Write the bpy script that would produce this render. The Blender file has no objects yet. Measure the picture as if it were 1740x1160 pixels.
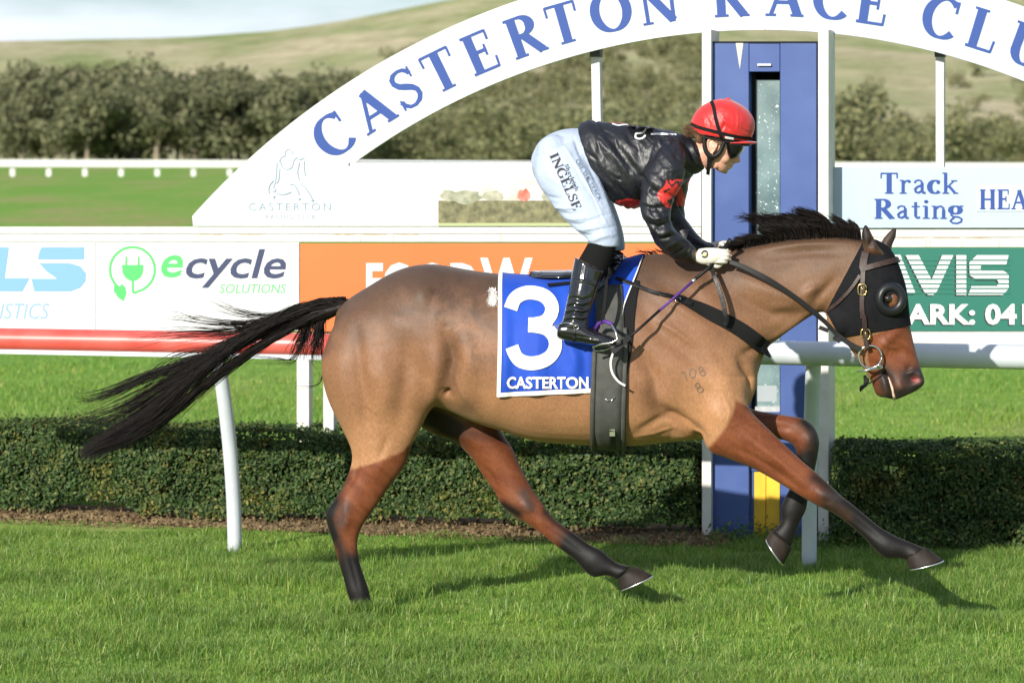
import bpy, bmesh, math, random
import numpy as np
from mathutils import Vector, Matrix
from mathutils.bvhtree import BVHTree
from mathutils.geometry import tessellate_polygon

random.seed(7)
rng = np.random.default_rng(11)
scene = bpy.context.scene
COL = scene.collection

# ------------------------------------------------------------------ camera
FPX, CX, HY, CAMY, CAMZ = 5040.0, 870.0, 265.0, -12.0, 1.85   # focal length in photo pixels, centre column, horizon row
cam = bpy.data.cameras.new("camera")
cam_ob = bpy.data.objects.new("camera", cam)
COL.objects.link(cam_ob)
cam_ob.location = (0, CAMY, CAMZ)
cam_ob.rotation_euler = (math.radians(90), 0, 0)
cam.sensor_width = 36
cam.lens = 36 * FPX / 1740
cam.shift_y = -(580 - HY) / 1740
cam.clip_end = 5000
cam.dof.use_dof = True
cam.dof.focus_distance = 11.85
cam.dof.aperture_fstop = 5.0
scene.camera = cam_ob

# ------------------------------------------------------------------ sky and sun
SUN_AZ, SUN_EL = math.radians(31), math.radians(25)
w = bpy.data.worlds.new("World")
scene.world = w
w.use_nodes = True
nt = w.node_tree
bg = nt.nodes["Background"]
sky = nt.nodes.new("ShaderNodeTexSky")
sky.sky_type = 'NISHITA'
sky.sun_disc = False
sky.sun_elevation = SUN_EL
sky.sun_rotation = math.pi + SUN_AZ
sky.air_density = 1.0
sky.ozone_density = 4.0
sky.dust_density = 0.5
# thin bright cloud veil, the same in every direction of the sky
tc = nt.nodes.new("ShaderNodeTexCoord")
mp = nt.nodes.new("ShaderNodeMapping")
mp.inputs['Scale'].default_value = (4.0, 4.0, 16.0)
nz = nt.nodes.new("ShaderNodeTexNoise")
nz.inputs['Scale'].default_value = 1.6
nz.inputs['Detail'].default_value = 6
cr = nt.nodes.new("ShaderNodeValToRGB")
cr.color_ramp.elements[0].position = 0.42
cr.color_ramp.elements[1].position = 0.66
cr.color_ramp.elements[1].color = (0.9, 0.9, 0.9, 1)
mx = nt.nodes.new("ShaderNodeMixRGB")
mx.inputs[2].default_value = (9.6, 10.4, 11.6, 1)
nt.links.new(tc.outputs['Generated'], mp.inputs['Vector'])
nt.links.new(mp.outputs[0], nz.inputs['Vector'])
nt.links.new(nz.outputs['Fac'], cr.inputs[0])
nt.links.new(cr.outputs[0], mx.inputs[0])
nt.links.new(sky.outputs[0], mx.inputs[1])
nt.links.new(mx.outputs[0], bg.inputs[0])
bg.inputs[1].default_value = 0.078

sun = bpy.data.lights.new("sun", 'SUN')
sun.energy = 4.8
sun.angle = math.radians(0.53)
sun.color = (1.0, 0.94, 0.84)
sun_ob = bpy.data.objects.new("sun", sun)
COL.objects.link(sun_ob)
sun_dir = Vector((math.sin(SUN_AZ) * math.cos(SUN_EL), math.cos(SUN_AZ) * math.cos(SUN_EL), -math.sin(SUN_EL)))
sun_ob.rotation_euler = sun_dir.to_track_quat('-Z', 'Y').to_euler()
sun_ob.location = (-8, -14, 9)

scene.view_settings.view_transform = 'Standard'
scene.view_settings.look = 'None'
scene.view_settings.gamma = 1
scene.view_settings.exposure = 0.48
scene.render.engine = 'CYCLES'
scene.cycles.use_denoising = True
scene.cycles.max_bounces = 6

# ------------------------------------------------------------------ mapping from places in the photograph to places in the world
def GP(px, py, d):
    """point at distance d from the camera"""
    return Vector(((px - CX) * d / FPX, CAMY + d, CAMZ - (py - HY) * d / FPX))

class Plane:
    """upright plane standing on the ground, turned about the vertical"""
    def __init__(s, px0, d0, ang):
        s.t, s.c = math.tan(math.radians(ang)), math.cos(math.radians(ang))
        s.d0, s.X0 = d0, (px0 - CX) / FPX * d0
        s.n = Vector((-math.sin(math.radians(ang)), -s.c, 0))
    def d(s, px, off=0):
        k = (px - CX) / FPX
        return (s.d0 - off / s.c + s.t * s.X0) / (1 + s.t * k)
    def P(s, px, py, off=0):
        return GP(px, py, s.d(px, off))
    def G(s, px, off=0, z=0.0):
        d = s.d(px, off)
        return Vector(((px - CX) * d / FPX, CAMY + d, z))

YAW = math.radians(9)
SA, CA = math.sin(YAW), math.cos(YAW)
def H(px, py, w=0.0):
    """horse frame: (u along the horse, w to its far side, z up)"""
    k = (px - CX) / FPX
    u = (k * (-CAMY + w * CA) - w * SA) / (CA + k * SA)
    d = -CAMY - u * SA + w * CA
    return Vector((u, w, CAMZ - (py - HY) * d / FPX))
def Hpx(v):
    """numpy (n,3) horse-frame points -> photo pixels"""
    X = v[:, 0] * CA + v[:, 1] * SA
    d = -CAMY - v[:, 0] * SA + v[:, 1] * CA
    return CX + X * FPX / d, HY + (CAMZ - v[:, 2]) * FPX / d

# ------------------------------------------------------------------ object helpers
def mesh_obj(name, verts, faces, mat=None, parent=None, smooth=False):
    me = bpy.data.meshes.new(name)
    me.from_pydata([tuple(v) for v in verts], [], faces)
    me.update()
    return link(name, me, mat, parent, smooth)

def link(name, me, mat=None, parent=None, smooth=False):
    ob = bpy.data.objects.new(name, me)
    COL.objects.link(ob)
    if mat is not None:
        me.materials.clear()
        me.materials.append(mat)
    if smooth and len(me.polygons):
        me.polygons.foreach_set("use_smooth", np.ones(len(me.polygons), dtype=bool))
    if parent is not None:
        adopt(ob, parent)
    return ob

BASE = {}
def root_of(o):
    while o.parent:
        o = o.parent
    return o
def adopt(ob, parent):
    ob.parent = parent
    if parent.parent is None and parent.type == 'EMPTY' and parent.name in BASE:
        ob.location = -BASE[parent.name]

def tag(o, label=None, cat=None, group=None, kind=None):
    if label: o["label"] = label
    if cat: o["category"] = cat
    if group: o["group"] = group
    if kind: o["kind"] = kind
    return o

def thing(name, label, cat, base=(0, 0, 0), group=None):
    """Empty at the thing's base; its parts are modelled in world coordinates"""
    o = bpy.data.objects.new(name, None)
    o.empty_display_size = 0.2
    COL.objects.link(o)
    o.location = base
    BASE[o.name] = Vector(base)
    return tag(o, label, cat, group)

def thing_h(name, label, cat, base=(0, 0, 0), group=None):
    """the same for a thing modelled in the horse frame"""
    b = Vector(base)
    o = thing(name, label, cat, (b.x * CA + b.y * SA, -b.x * SA + b.y * CA, b.z), group)
    o.rotation_euler = (0, 0, -YAW)
    BASE[o.name] = b
    return o

def fast_mesh(name, verts, tris, mat=None, parent=None, smooth=False):
    me = bpy.data.meshes.new(name)
    n, m = len(verts), len(tris)
    me.vertices.add(n)
    me.vertices.foreach_set("co", np.asarray(verts, dtype=np.float32).ravel())
    me.loops.add(m * 3)
    me.loops.foreach_set("vertex_index", np.asarray(tris, dtype=np.int32).ravel())
    me.polygons.add(m)
    me.polygons.foreach_set("loop_start", np.arange(0, m * 3, 3, dtype=np.int32))
    me.update(calc_edges=True)
    return link(name, me, mat, parent, smooth)

def prism(name, loop_front, normal, thick, mat, parent=None, bev=0.0):
    """closed outline (list of world points, one plane) extruded backwards"""
    f = [Vector(p) for p in loop_front]
    b = [p - normal * thick for p in f]
    n = len(f)
    tr = tessellate_polygon([f])
    faces = []
    for t in tr:
        a = [f[i] for i in t]
        nn = (a[1] - a[0]).cross(a[2] - a[0])
        t = tuple(t) if nn.dot(normal) > 0 else tuple(reversed(t))
        faces.append(t)
        faces.append(tuple(n + i for i in reversed(t)))
    for i in range(n):
        j = (i + 1) % n
        faces.append((i, j, n + j, n + i))
    ob = mesh_obj(name, f + b, faces, mat, parent)
    if bev:
        md = ob.modifiers.new("bevel", 'BEVEL'); md.width = bev; md.segments = 2; md.limit_method = 'ANGLE'
    return ob

def rect(name, pl, x0, y0, x1, y1, off, thick, mat, parent=None, bev=0.0):
    return prism(name, [pl.P(x0, y0, off), pl.P(x1, y0, off), pl.P(x1, y1, off), pl.P(x0, y1, off)], pl.n, thick, mat, parent, bev)

def box(name, c, sx, sy, sz, rz, mat, parent=None, bev=0.0):
    R = Matrix.Rotation(rz, 3, 'Z')
    vs = [Vector(c) + R @ Vector((x * sx / 2, y * sy / 2, z * sz / 2)) for x in (-1, 1) for y in (-1, 1) for z in (-1, 1)]
    fs = [(0, 1, 3, 2), (4, 6, 7, 5), (0, 4, 5, 1), (2, 3, 7, 6), (0, 2, 6, 4), (1, 5, 7, 3)]
    ob = mesh_obj(name, vs, fs, mat, parent)
    if bev:
        md = ob.modifiers.new("bevel", 'BEVEL'); md.width = bev; md.segments = 2
    return ob

def tube_geo(pts, rad, seg=10, cap=True):
    pts = [Vector(p) for p in pts]
    rad = rad if hasattr(rad, '__len__') else [rad] * len(pts)
    V, F = [], []
    ref = None
    for i, p in enumerate(pts):
        t = (pts[min(i + 1, len(pts) - 1)] - pts[max(i - 1, 0)]).normalized()
        if ref is None:
            ref = t.orthogonal().normalized()
        ref = (ref - t * ref.dot(t)).normalized()
        b = t.cross(ref)
        for k in range(seg):
            a = 2 * math.pi * k / seg
            V.append(p + (ref * math.cos(a) + b * math.sin(a)) * rad[i])
    for i in range(len(pts) - 1):
        for k in range(seg):
            k2 = (k + 1) % seg
            F.append((i * seg + k, i * seg + k2, (i + 1) * seg + k2, (i + 1) * seg + k))
    if cap:
        F.append(tuple(reversed(range(seg))))
        F.append(tuple(range((len(pts) - 1) * seg, len(pts) * seg)))
    return V, F

def tube(name, pts, rad, mat, parent=None, seg=10):
    V, F = tube_geo(pts, rad, seg)
    return mesh_obj(name, V, F, mat, parent, True)

def catmull(pts, per=4):
    """smooth a list of equal-length number tuples"""
    P = np.array(pts, dtype=float)
    out = []
    n = len(P)
    for i in range(n - 1):
        p0, p1, p2, p3 = P[max(i - 1, 0)], P[i], P[i + 1], P[min(i + 2, n - 1)]
        for k in range(per):
            t = k / per
            out.append(0.5 * ((2 * p1) + (-p0 + p2) * t + (2 * p0 - 5 * p1 + 4 * p2 - p3) * t * t + (-p0 + 3 * p1 - 3 * p2 + p3) * t ** 3))
    out.append(P[-1])
    return np.array(out)

# ------------------------------------------------------------------ materials
def mat(name, col, rough=0.5, spec=0.5, metal=0.0, var=None, vscale=8.0, vdet=4, bump=0.0, bscale=60.0, coat=0.0, sheen=0.0, stretch=None, trans=0.0, attr=None, coat_rough=0.05):
    m = bpy.data.materials.new(name)
    m.use_nodes = True
    t = m.node_tree
    b = t.nodes["Principled BSDF"]
    b.inputs['Base Color'].default_value = (*col, 1)
    b.inputs['Roughness'].default_value = rough
    b.inputs['Specular IOR Level'].default_value = spec
    b.inputs['Metallic'].default_value = metal
    b.inputs['Coat Weight'].default_value = coat
    b.inputs['Coat Roughness'].default_value = coat_rough
    b.inputs['Sheen Weight'].default_value = sheen
    b.inputs['Transmission Weight'].default_value = trans
    geo = t.nodes.new("ShaderNodeTexCoord")
    vec = geo.outputs['Object']
    if stretch:
        mp_ = t.nodes.new("ShaderNodeMapping")
        mp_.inputs['Scale'].default_value = stretch
        t.links.new(vec, mp_.inputs['Vector'])
        vec = mp_.outputs[0]
    src = None
    if attr:
        a = t.nodes.new("ShaderNodeVertexColor"); a.layer_name = attr
        src = a.outputs['Color']
    if var is not None:
        n = t.nodes.new("ShaderNodeTexNoise")
        n.inputs['Scale'].default_value = vscale
        n.inputs['Detail'].default_value = vdet
        t.links.new(vec, n.inputs['Vector'])
        mx_ = t.nodes.new("ShaderNodeMixRGB")
        r_ = t.nodes.new("ShaderNodeMapRange")
        r_.inputs['From Min'].default_value = 0.35
        r_.inputs['From Max'].default_value = 0.68
        t.links.new(n.outputs['Fac'], r_.inputs['Value'])
        if attr:
            mx_.blend_type = 'MULTIPLY'
            t.links.new(r_.outputs[0], mx_.inputs[0])
            t.links.new(src, mx_.inputs[1])
            mx_.inputs[2].default_value = (*var, 1)
        else:
            t.links.new(r_.outputs[0], mx_.inputs[0])
            mx_.inputs[1].default_value = (*col, 1)
            mx_.inputs[2].default_value = (*var, 1)
        src = mx_.outputs[0]
    if src is not None:
        t.links.new(src, b.inputs['Base Color'])
    if bump:
        n2 = t.nodes.new("ShaderNodeTexNoise")
        n2.inputs['Scale'].default_value = bscale
        n2.inputs['Detail'].default_value = 4
        t.links.new(vec, n2.inputs['Vector'])
        bp = t.nodes.new("ShaderNodeBump")
        bp.inputs['Strength'].default_value = bump
        bp.inputs['Distance'].default_value = 0.01
        t.links.new(n2.outputs['Fac'], bp.inputs['Height'])
        t.links.new(bp.outputs[0], b.inputs['Normal'])
    return m

def leaf_mat(name, cols, rough=0.5, spec=0.3, transl=0.25, patch=None, pscale=1.0, lo=.42, hi=.66):
    """colour differs from one leaf or blade to the next"""
    m = bpy.data.materials.new(name)
    m.use_nodes = True
    t = m.node_tree
    b = t.nodes["Principled BSDF"]
    b.inputs['Roughness'].default_value = rough
    b.inputs['Specular IOR Level'].default_value = spec
    g = t.nodes.new("ShaderNodeNewGeometry")
    r = t.nodes.new("ShaderNodeValToRGB")
    el = r.color_ramp.elements
    while len(el) < len(cols):
        el.new(0.5)
    for i, c in enumerate(cols):
        el[i].position = i / (len(cols) - 1)
        el[i].color = (*c, 1)
    t.links.new(g.outputs['Random Per Island'], r.inputs[0])
    src = r.outputs[0]
    if patch is not None:          # patches of another growth, metres across
        n_ = t.nodes.new("ShaderNodeTexNoise"); n_.inputs['Scale'].default_value = pscale; n_.inputs['Detail'].default_value = 5
        t.links.new(g.outputs['Position'], n_.inputs['Vector'])
        mr = t.nodes.new("ShaderNodeMapRange"); mr.inputs['From Min'].default_value = lo; mr.inputs['From Max'].default_value = hi
        t.links.new(n_.outputs['Fac'], mr.inputs[0])
        mm = t.nodes.new("ShaderNodeMixRGB"); mm.blend_type = 'MULTIPLY'; mm.inputs[2].default_value = (*patch, 1)
        t.links.new(mr.outputs[0], mm.inputs[0]); t.links.new(src, mm.inputs[1])
        src = mm.outputs[0]
    t.links.new(src, b.inputs['Base Color'])
    if transl:
        tr = t.nodes.new("ShaderNodeBsdfTranslucent")
        ms = t.nodes.new("ShaderNodeMixShader")
        ms.inputs[0].default_value = transl
        t.links.new(src, tr.inputs[0])
        t.links.new(b.outputs[0], ms.inputs[1])
        t.links.new(tr.outputs[0], ms.inputs[2])
        t.links.new(ms.outputs[0], t.nodes["Material Output"].inputs['Surface'])
    return m

# ------------------------------------------------------------------ lettering
def sans(text, bold=0.0, shear=0.0, space=1.0, res=3):
    """flat outline of a sans text -> (verts2d in 0..1 box, tris, width/height)"""
    cu = bpy.data.curves.new("tmp_text", 'FONT')
    cu.body = text; cu.offset = bold; cu.shear = shear; cu.space_character = space
    cu.resolution_u = res
    ob = bpy.data.objects.new("tmp_text", cu)
    COL.objects.link(ob)
    dg = bpy.context.evaluated_depsgraph_get()
    me = bpy.data.meshes.new_from_object(ob.evaluated_get(dg))
    bpy.data.objects.remove(ob); bpy.data.curves.remove(cu)
    me.calc_loop_triangles()
    v = np.array([x.co[:2] for x in me.vertices])
    t = [tuple(l.vertices) for l in me.loop_triangles]
    bpy.data.meshes.remove(me)
    mn, mxx = v.min(0), v.max(0)
    s = mxx - mn
    return (v - mn) / s, t, s[0] / s[1]

def arc(cx, cy, rx, ry, a0, a1, n=16):
    return [(cx + rx * math.cos(math.radians(a0 + (a1 - a0) * i / n)), cy + ry * math.sin(math.radians(a0 + (a1 - a0) * i / n))) for i in range(n + 1)]

TK, TN = 0.205, 0.075
# serif glyphs: (advance width, strokes); a stroke is (points, weight), weight a number or 'c' for a broad pen
def _ser(x, y, hw=0.15):
    return ([(x - hw, y), (x + hw, y)], 0.05)
SERIF = {
 'C': (0.80, [(arc(0.43, 0.5, 0.36, 0.48, 48, 318, 26), 'c'), ([(0.69, 0.98), (0.69, 0.68)], 0.05)]),
 'A': (0.86, [([(0.13, 0.03), (0.43, 0.97)], TN), ([(0.42, 0.97), (0.74, 0.03)], TK), ([(0.25, 0.34), (0.62, 0.34)], TN), _ser(0.13, 0.025, 0.12), _ser(0.73, 0.025, 0.15)]),
 'S': (0.64, [([(0.54, 0.80), (0.50, 0.88), (0.42, 0.945), (0.31, 0.965), (0.19, 0.93), (0.12, 0.84), (0.12, 0.73), (0.19, 0.62), (0.32, 0.54), (0.45, 0.46), (0.53, 0.36), (0.54, 0.23), (0.47, 0.11), (0.34, 0.04), (0.21, 0.05), (0.11, 0.14), (0.07, 0.25)], 's'), ([(0.545, 0.98), (0.545, 0.70)], 0.04), ([(0.065, 0.02), (0.065, 0.30)], 0.04)]),
 'T': (0.76, [([(0.38, 0), (0.38, 0.95)], TK), ([(0.05, 0.965), (0.71, 0.965)], 0.06), ([(0.06, 0.98), (0.06, 0.72)], 0.045), ([(0.70, 0.98), (0.70, 0.72)], 0.045), _ser(0.38, 0.025, 0.17)]),
 'E': (0.74, [([(0.20, 0), (0.20, 1)], TK), ([(0.04, 0.97), (0.62, 0.97)], 0.06), ([(0.04, 0.03), (0.66, 0.03)], 0.06), ([(0.2, 0.52), (0.5, 0.52)], TN), ([(0.61, 0.99), (0.61, 0.74)], 0.045), ([(0.655, 0.01), (0.665, 0.29)], 0.045), ([(0.49, 0.66), (0.49, 0.38)], 0.045)]),
 'R': (0.84, [([(0.20, 0), (0.20, 1)], TK), ([(0.04, 0.97), (0.35, 0.97)], 0.06), (arc(0.34, 0.745, 0.245, 0.225, 90, -90, 14), 'c'), ([(0.2, 0.52), (0.36, 0.52)], TN), ([(0.36, 0.54), (0.72, 0.02)], TK), _ser(0.20, 0.025, 0.16), ([(0.62, 0.025), (0.84, 0.025)], 0.05)]),
 'O': (0.90, [(arc(0.45, 0.5, 0.36, 0.475, 0, 360, 34), 'c')]),
 'N': (0.92, [([(0.17, 0), (0.17, 0.97)], TN), ([(0.12, 0.97), (0.76, 0.03)], TK), ([(0.76, 0.0), (0.76, 0.97)], TN), _ser(0.17, 0.025, 0.12), _ser(0.10, 0.975, 0.09), _ser(0.76, 0.975, 0.12)]),
 'L': (0.72, [([(0.20, 0), (0.20, 1)], TK), _ser(0.20, 0.975, 0.16), ([(0.04, 0.03), (0.64, 0.03)], 0.06), ([(0.635, 0.01), (0.65, 0.31)], 0.045)]),
 'U': (0.88, [([(0.20, 1), (0.20, 0.36)] , TK), (arc(0.46, 0.36, 0.26, 0.335, 180, 360, 14), 'c'), ([(0.72, 0.36), (0.72, 0.97)], TN), _ser(0.20, 0.975, 0.16), _ser(0.72, 0.975, 0.12)]),
 'B': (0.80, [([(0.20, 0), (0.20, 1)], TK), ([(0.04, 0.97), (0.36, 0.97)], 0.06), ([(0.04, 0.03), (0.36, 0.03)], 0.06), (arc(0.34, 0.75, 0.22, 0.22, 90, -90, 12), 'c'), (arc(0.34, 0.275, 0.29, 0.245, 90, -90, 12), 'c'), ([(0.2, 0.52), (0.36, 0.52)], TN)]),
 'H': (0.92, [([(0.20, 0), (0.20, 1)], TK), ([(0.72, 0), (0.72, 1)], TK), ([(0.2, 0.5), (0.72, 0.5)], TN), _ser(0.2, 0.025), _ser(0.2, 0.975), _ser(0.72, 0.025), _ser(0.72, 0.975)]),
 'I': (0.44, [([(0.22, 0), (0.22, 1)], TK), _ser(0.22, 0.025, 0.17), _ser(0.22, 0.975, 0.17)]),
 'G': (0.88, [(arc(0.44, 0.5, 0.36, 0.48, 48, 330, 26), 'c'), ([(0.69, 0.98), (0.69, 0.68)], 0.05), ([(0.73, 0.06), (0.73, 0.42)], 0.14), ([(0.56, 0.42), (0.86, 0.42)], 0.05)]),
 'r': (0.50, [([(0.16, 0), (0.16, 0.64)], 0.13), _ser(0.16, 0.02, 0.14), ([(0.03, 0.63), (0.16, 0.63)], 0.05), ([(0.18, 0.46), (0.24, 0.57), (0.33, 0.63), (0.42, 0.62)], 0.06), (arc(0.40, 0.58, 0.03, 0.03, 0, 360, 8), 0.07)]),
 'a': (0.60, [([(0.10, 0.50), (0.14, 0.60), (0.25, 0.645), (0.36, 0.61), (0.40, 0.50)], 0.07), ([(0.40, 0.52), (0.40, 0.10), (0.46, 0.03), (0.54, 0.05)], 0.12), ([(0.40, 0.40), (0.22, 0.33), (0.12, 0.22), (0.15, 0.08), (0.25, 0.04), (0.38, 0.12)], 0.09)]),
 'c': (0.54, [(arc(0.30, 0.32, 0.22, 0.30, 45, 318, 20), 'c'), (arc(0.43, 0.52, 0.03, 0.03, 0, 360, 8), 0.07)]),
 'k': (0.66, [([(0.16, 0), (0.16, 1)], 0.13), ([(0.03, 0.98), (0.16, 0.98)], 0.05), _ser(0.16, 0.02, 0.14), ([(0.18, 0.26), (0.48, 0.60)], 0.055), ([(0.28, 0.38), (0.54, 0.02)], 0.12), _ser(0.50, 0.61, 0.12), _ser(0.56, 0.02, 0.10)]),
 't': (0.42, [([(0.19, 0.84), (0.19, 0.12), (0.25, 0.04), (0.37, 0.06)], 0.12), ([(0.03, 0.61), (0.36, 0.61)], 0.06)]),
 'i': (0.34, [([(0.17, 0), (0.17, 0.64)], 0.13), _ser(0.17, 0.02, 0.14), ([(0.03, 0.63), (0.17, 0.63)], 0.05), (arc(0.17, 0.86, 0.035, 0.035, 0, 360, 10), 0.09)]),
 'n': (0.68, [([(0.16, 0), (0.16, 0.64)], 0.13), ([(0.03, 0.63), (0.16, 0.63)], 0.05), _ser(0.16, 0.02, 0.13), ([(0.18, 0.48), (0.28, 0.60), (0.40, 0.63), (0.49, 0.54), (0.50, 0.40)], 0.08), ([(0.50, 0.44), (0.50, 0)], 0.13), _ser(0.50, 0.02, 0.13)]),
 'g': (0.62, [(arc(0.27, 0.44, 0.19, 0.19, 0, 360, 22), 'c'), ([(0.40, 0.58), (0.50, 0.64), (0.58, 0.62)], 0.06), ([(0.16, 0.28), (0.10, 0.19), (0.18, 0.10), (0.40, 0.08), (0.52, -0.02), (0.50, -0.16), (0.34, -0.24), (0.16, -0.22), (0.07, -0.12), (0.14, -0.02), (0.22, 0.06)], 0.075)]),
 'h': (0.68, [([(0.16, 0), (0.16, 1)], 0.13), ([(0.03, 0.98), (0.16, 0.98)], 0.05), _ser(0.16, 0.02, 0.13), ([(0.18, 0.48), (0.28, 0.60), (0.40, 0.63), (0.49, 0.54), (0.50, 0.40)], 0.08), ([(0.50, 0.44), (0.50, 0)], 0.13), _ser(0.50, 0.02, 0.13)]),
 'y': (0.62, [([(0.10, 0.62), (0.32, 0.04)], 0.12), ([(0.53, 0.62), (0.28, -0.10), (0.18, -0.24), (0.08, -0.22)], 0.055), _ser(0.10, 0.62, 0.10), _ser(0.52, 0.62, 0.10)]),
 'l': (0.34, [([(0.17, 0), (0.17, 1)], 0.13), ([(0.03, 0.98), (0.17, 0.98)], 0.05), _ser(0.17, 0.02, 0.14)]),
 'e': (0.56, [(arc(0.29, 0.32, 0.22, 0.30, 10, 320, 22), 'c'), ([(0.08, 0.36), (0.50, 0.36)], 0.05)]),
}
def ribbon2d(pts, wt, closed=False):
    """flat ribbon along 2-D points"""
    P = np.array(pts, float)
    n = len(P)
    closed = n > 6 and np.linalg.norm(P[0] - P[-1]) < 1e-6
    V, F = [], []
    for i in range(n):
        a, b = P[i - 1] if i else (P[-2] if closed else P[0]), P[i + 1] if i < n - 1 else (P[1] if closed else P[-1])
        d = b - a
        d = d / (np.linalg.norm(d) + 1e-9)
        if wt == 'c':
            hw = 0.5 * (0.07 + 0.15 * abs(d[1]) ** 1.4)
        elif wt == 's':
            hw = 0.5 * (0.07 + 0.14 * (1 - abs(d[1])) * math.exp(-((i - (n - 1) / 2) / 3.2) ** 2) + 0.05 * abs(d[1]))
        else:
            hw = (wt if wt > .1 else wt * 1.2) / 2
        nn = np.array((-d[1], d[0])) * hw
        V += [P[i] + nn, P[i] - nn]
    for i in range(n - 1):
        F.append((2 * i, 2 * i + 1, 2 * i + 3, 2 * i + 2))
    return V, F
def glyph(ch):
    adv, st = SERIF[ch]
    V, F, L = [], [], []
    for li, (p, wt) in enumerate(st):
        v, f = ribbon2d(p, wt)
        o = len(V)
        V += v; L += [li] * len(v)
        F += [tuple(o + i for i in q) for q in f]
    return adv, np.array(V), F, L
def serif_word(text, track=0.0):
    V, F, L, x = [], [], [], 0
    for ch in text:
        if ch == ' ':
            x += 0.4; continue
        adv, v, f, l = glyph(ch)
        o = len(V)
        V += [(a + x, b) for a, b in v]; L += l
        F += [tuple(o + i for i in q) for q in f]
        x += adv + track
    return np.array(V), F, L
def letters_obj(name, V, F, fn, mat, parent, L=None):
    """fn maps (x, y, layer) to a world point"""
    return mesh_obj(name, [fn(v[0], v[1], (L[i] if L is not None else 0)) for i, v in enumerate(V)], F, mat, parent)
def sans_obj(name, text, pl, x0, y0, x1, y1, off, mat, parent, bold=0.0, shear=0.0, space=1.0):
    v, t, r = sans(text, bold, shear, space)
    return mesh_obj(name, [pl.P(x0 + a * (x1 - x0), y1 + b * (y0 - y1), off) for a, b in v], t, mat, parent)
# ------------------------------------------------------------------ ground, hills
def sstep(a, b, x):
    t = np.clip((np.asarray(x, float) - a) / (b - a), 0, 1)
    return t * t * (3 - 2 * t)
def gz(Y):
    return 0.70 * sstep(18, 140, Y) + 0.35 * sstep(140, 400, Y)

def hash_noise(x, y, seed=0):
    """smooth value noise"""
    x, y = np.asarray(x, float), np.asarray(y, float)
    xi, yi = np.floor(x), np.floor(y)
    fx, fy = x - xi, y - yi
    fx, fy = fx * fx * (3 - 2 * fx), fy * fy * (3 - 2 * fy)
    def h(a, b):
        v = np.sin(a * 127.1 + b * 311.7 + seed * 74.7) * 43758.5453
        return v - np.floor(v)
    return (h(xi, yi) * (1 - fx) + h(xi + 1, yi) * fx) * (1 - fy) + (h(xi, yi + 1) * (1 - fx) + h(xi + 1, yi + 1) * fx) * fy
def fbm(x, y, seed=0, o=4):
    s, a, t = 0, 0.5, 0
    for i in range(o):
        s = s + a * hash_noise(np.asarray(x) * 2 ** i, np.asarray(y) * 2 ** i, seed + i); t += a; a *= 0.5
    return s / t

def grid_obj(name, X, Y, Z, mat):
    r, c = X.shape
    V = np.stack([X, Y, Z], -1).reshape(-1, 3)
    i = np.arange(r * c).reshape(r, c)
    a, b, d, e = i[:-1, :-1].ravel(), i[:-1, 1:].ravel(), i[1:, 1:].ravel(), i[1:, :-1].ravel()
    T = np.concatenate([np.stack([a, b, d], 1), np.stack([a, d, e], 1)])
    return fast_mesh(name, V, T, mat, None, True)

M_turf = bpy.data.materials.new("turf")
def build_turf(m):
    m.use_nodes = True
    t = m.node_tree
    b = t.nodes["Principled BSDF"]
    b.inputs['Roughness'].default_value = 0.9
    b.inputs['Specular IOR Level'].default_value = 0.1
    g = t.nodes.new("ShaderNodeNewGeometry")
    mp_ = t.nodes.new("ShaderNodeMapping"); mp_.inputs['Scale'].default_value = (0.25, 0.10, 1)
    n1 = t.nodes.new("ShaderNodeTexNoise"); n1.inputs['Scale'].default_value = 1.0; n1.inputs['Detail'].default_value = 6
    t.links.new(g.outputs['Position'], mp_.inputs[0]); t.links.new(mp_.outputs[0], n1.inputs['Vector'])
    r1 = t.nodes.new("ShaderNodeValToRGB")
    e = r1.color_ramp.elements
    e[0].position = 0.40; e[0].color = (0.19, 0.34, 0.055, 1)
    e[1].position = 0.62; e[1].color = (0.32, 0.32, 0.12, 1)
    k = e.new(0.52); k.color = (0.23, 0.35, 0.07, 1)
    t.links.new(n1.outputs['Fac'], r1.inputs[0])
    n2 = t.nodes.new("ShaderNodeTexNoise"); n2.inputs['Scale'].default_value = 3.5; n2.inputs['Detail'].default_value = 8; n2.inputs['Roughness'].default_value = 0.7
    t.links.new(g.outputs['Position'], n2.inputs['Vector'])
    mx_ = t.nodes.new("ShaderNodeMixRGB"); mx_.blend_type = 'MULTIPLY'
    rr = t.nodes.new("ShaderNodeMapRange"); rr.inputs['From Min'].default_value = 0.3; rr.inputs['From Max'].default_value = 0.7
    t.links.new(n2.outputs['Fac'], rr.inputs[0]); t.links.new(rr.outputs[0], mx_.inputs[0])
    mx_.inputs[2].default_value = (0.55, 0.66, 0.45, 1)
    t.links.new(r1.outputs[0], mx_.inputs[1])
    t.links.new(mx_.outputs[0], b.inputs['Base Color'])
build_turf(M_turf)

ys = np.concatenate([np.linspace(-60, -8, 6), np.linspace(-6, 20, 27), np.linspace(24, 420, 60)])
xs = np.linspace(-1, 1, 41)
Yg, Xg = np.meshgrid(ys, xs, indexing='ij')
Xg = Xg * (25 + 0.55 * np.maximum(Yg + 12, 0))
tag(grid_obj("ground", Xg, Yg, gz(Yg), M_turf), kind="structure")

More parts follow.
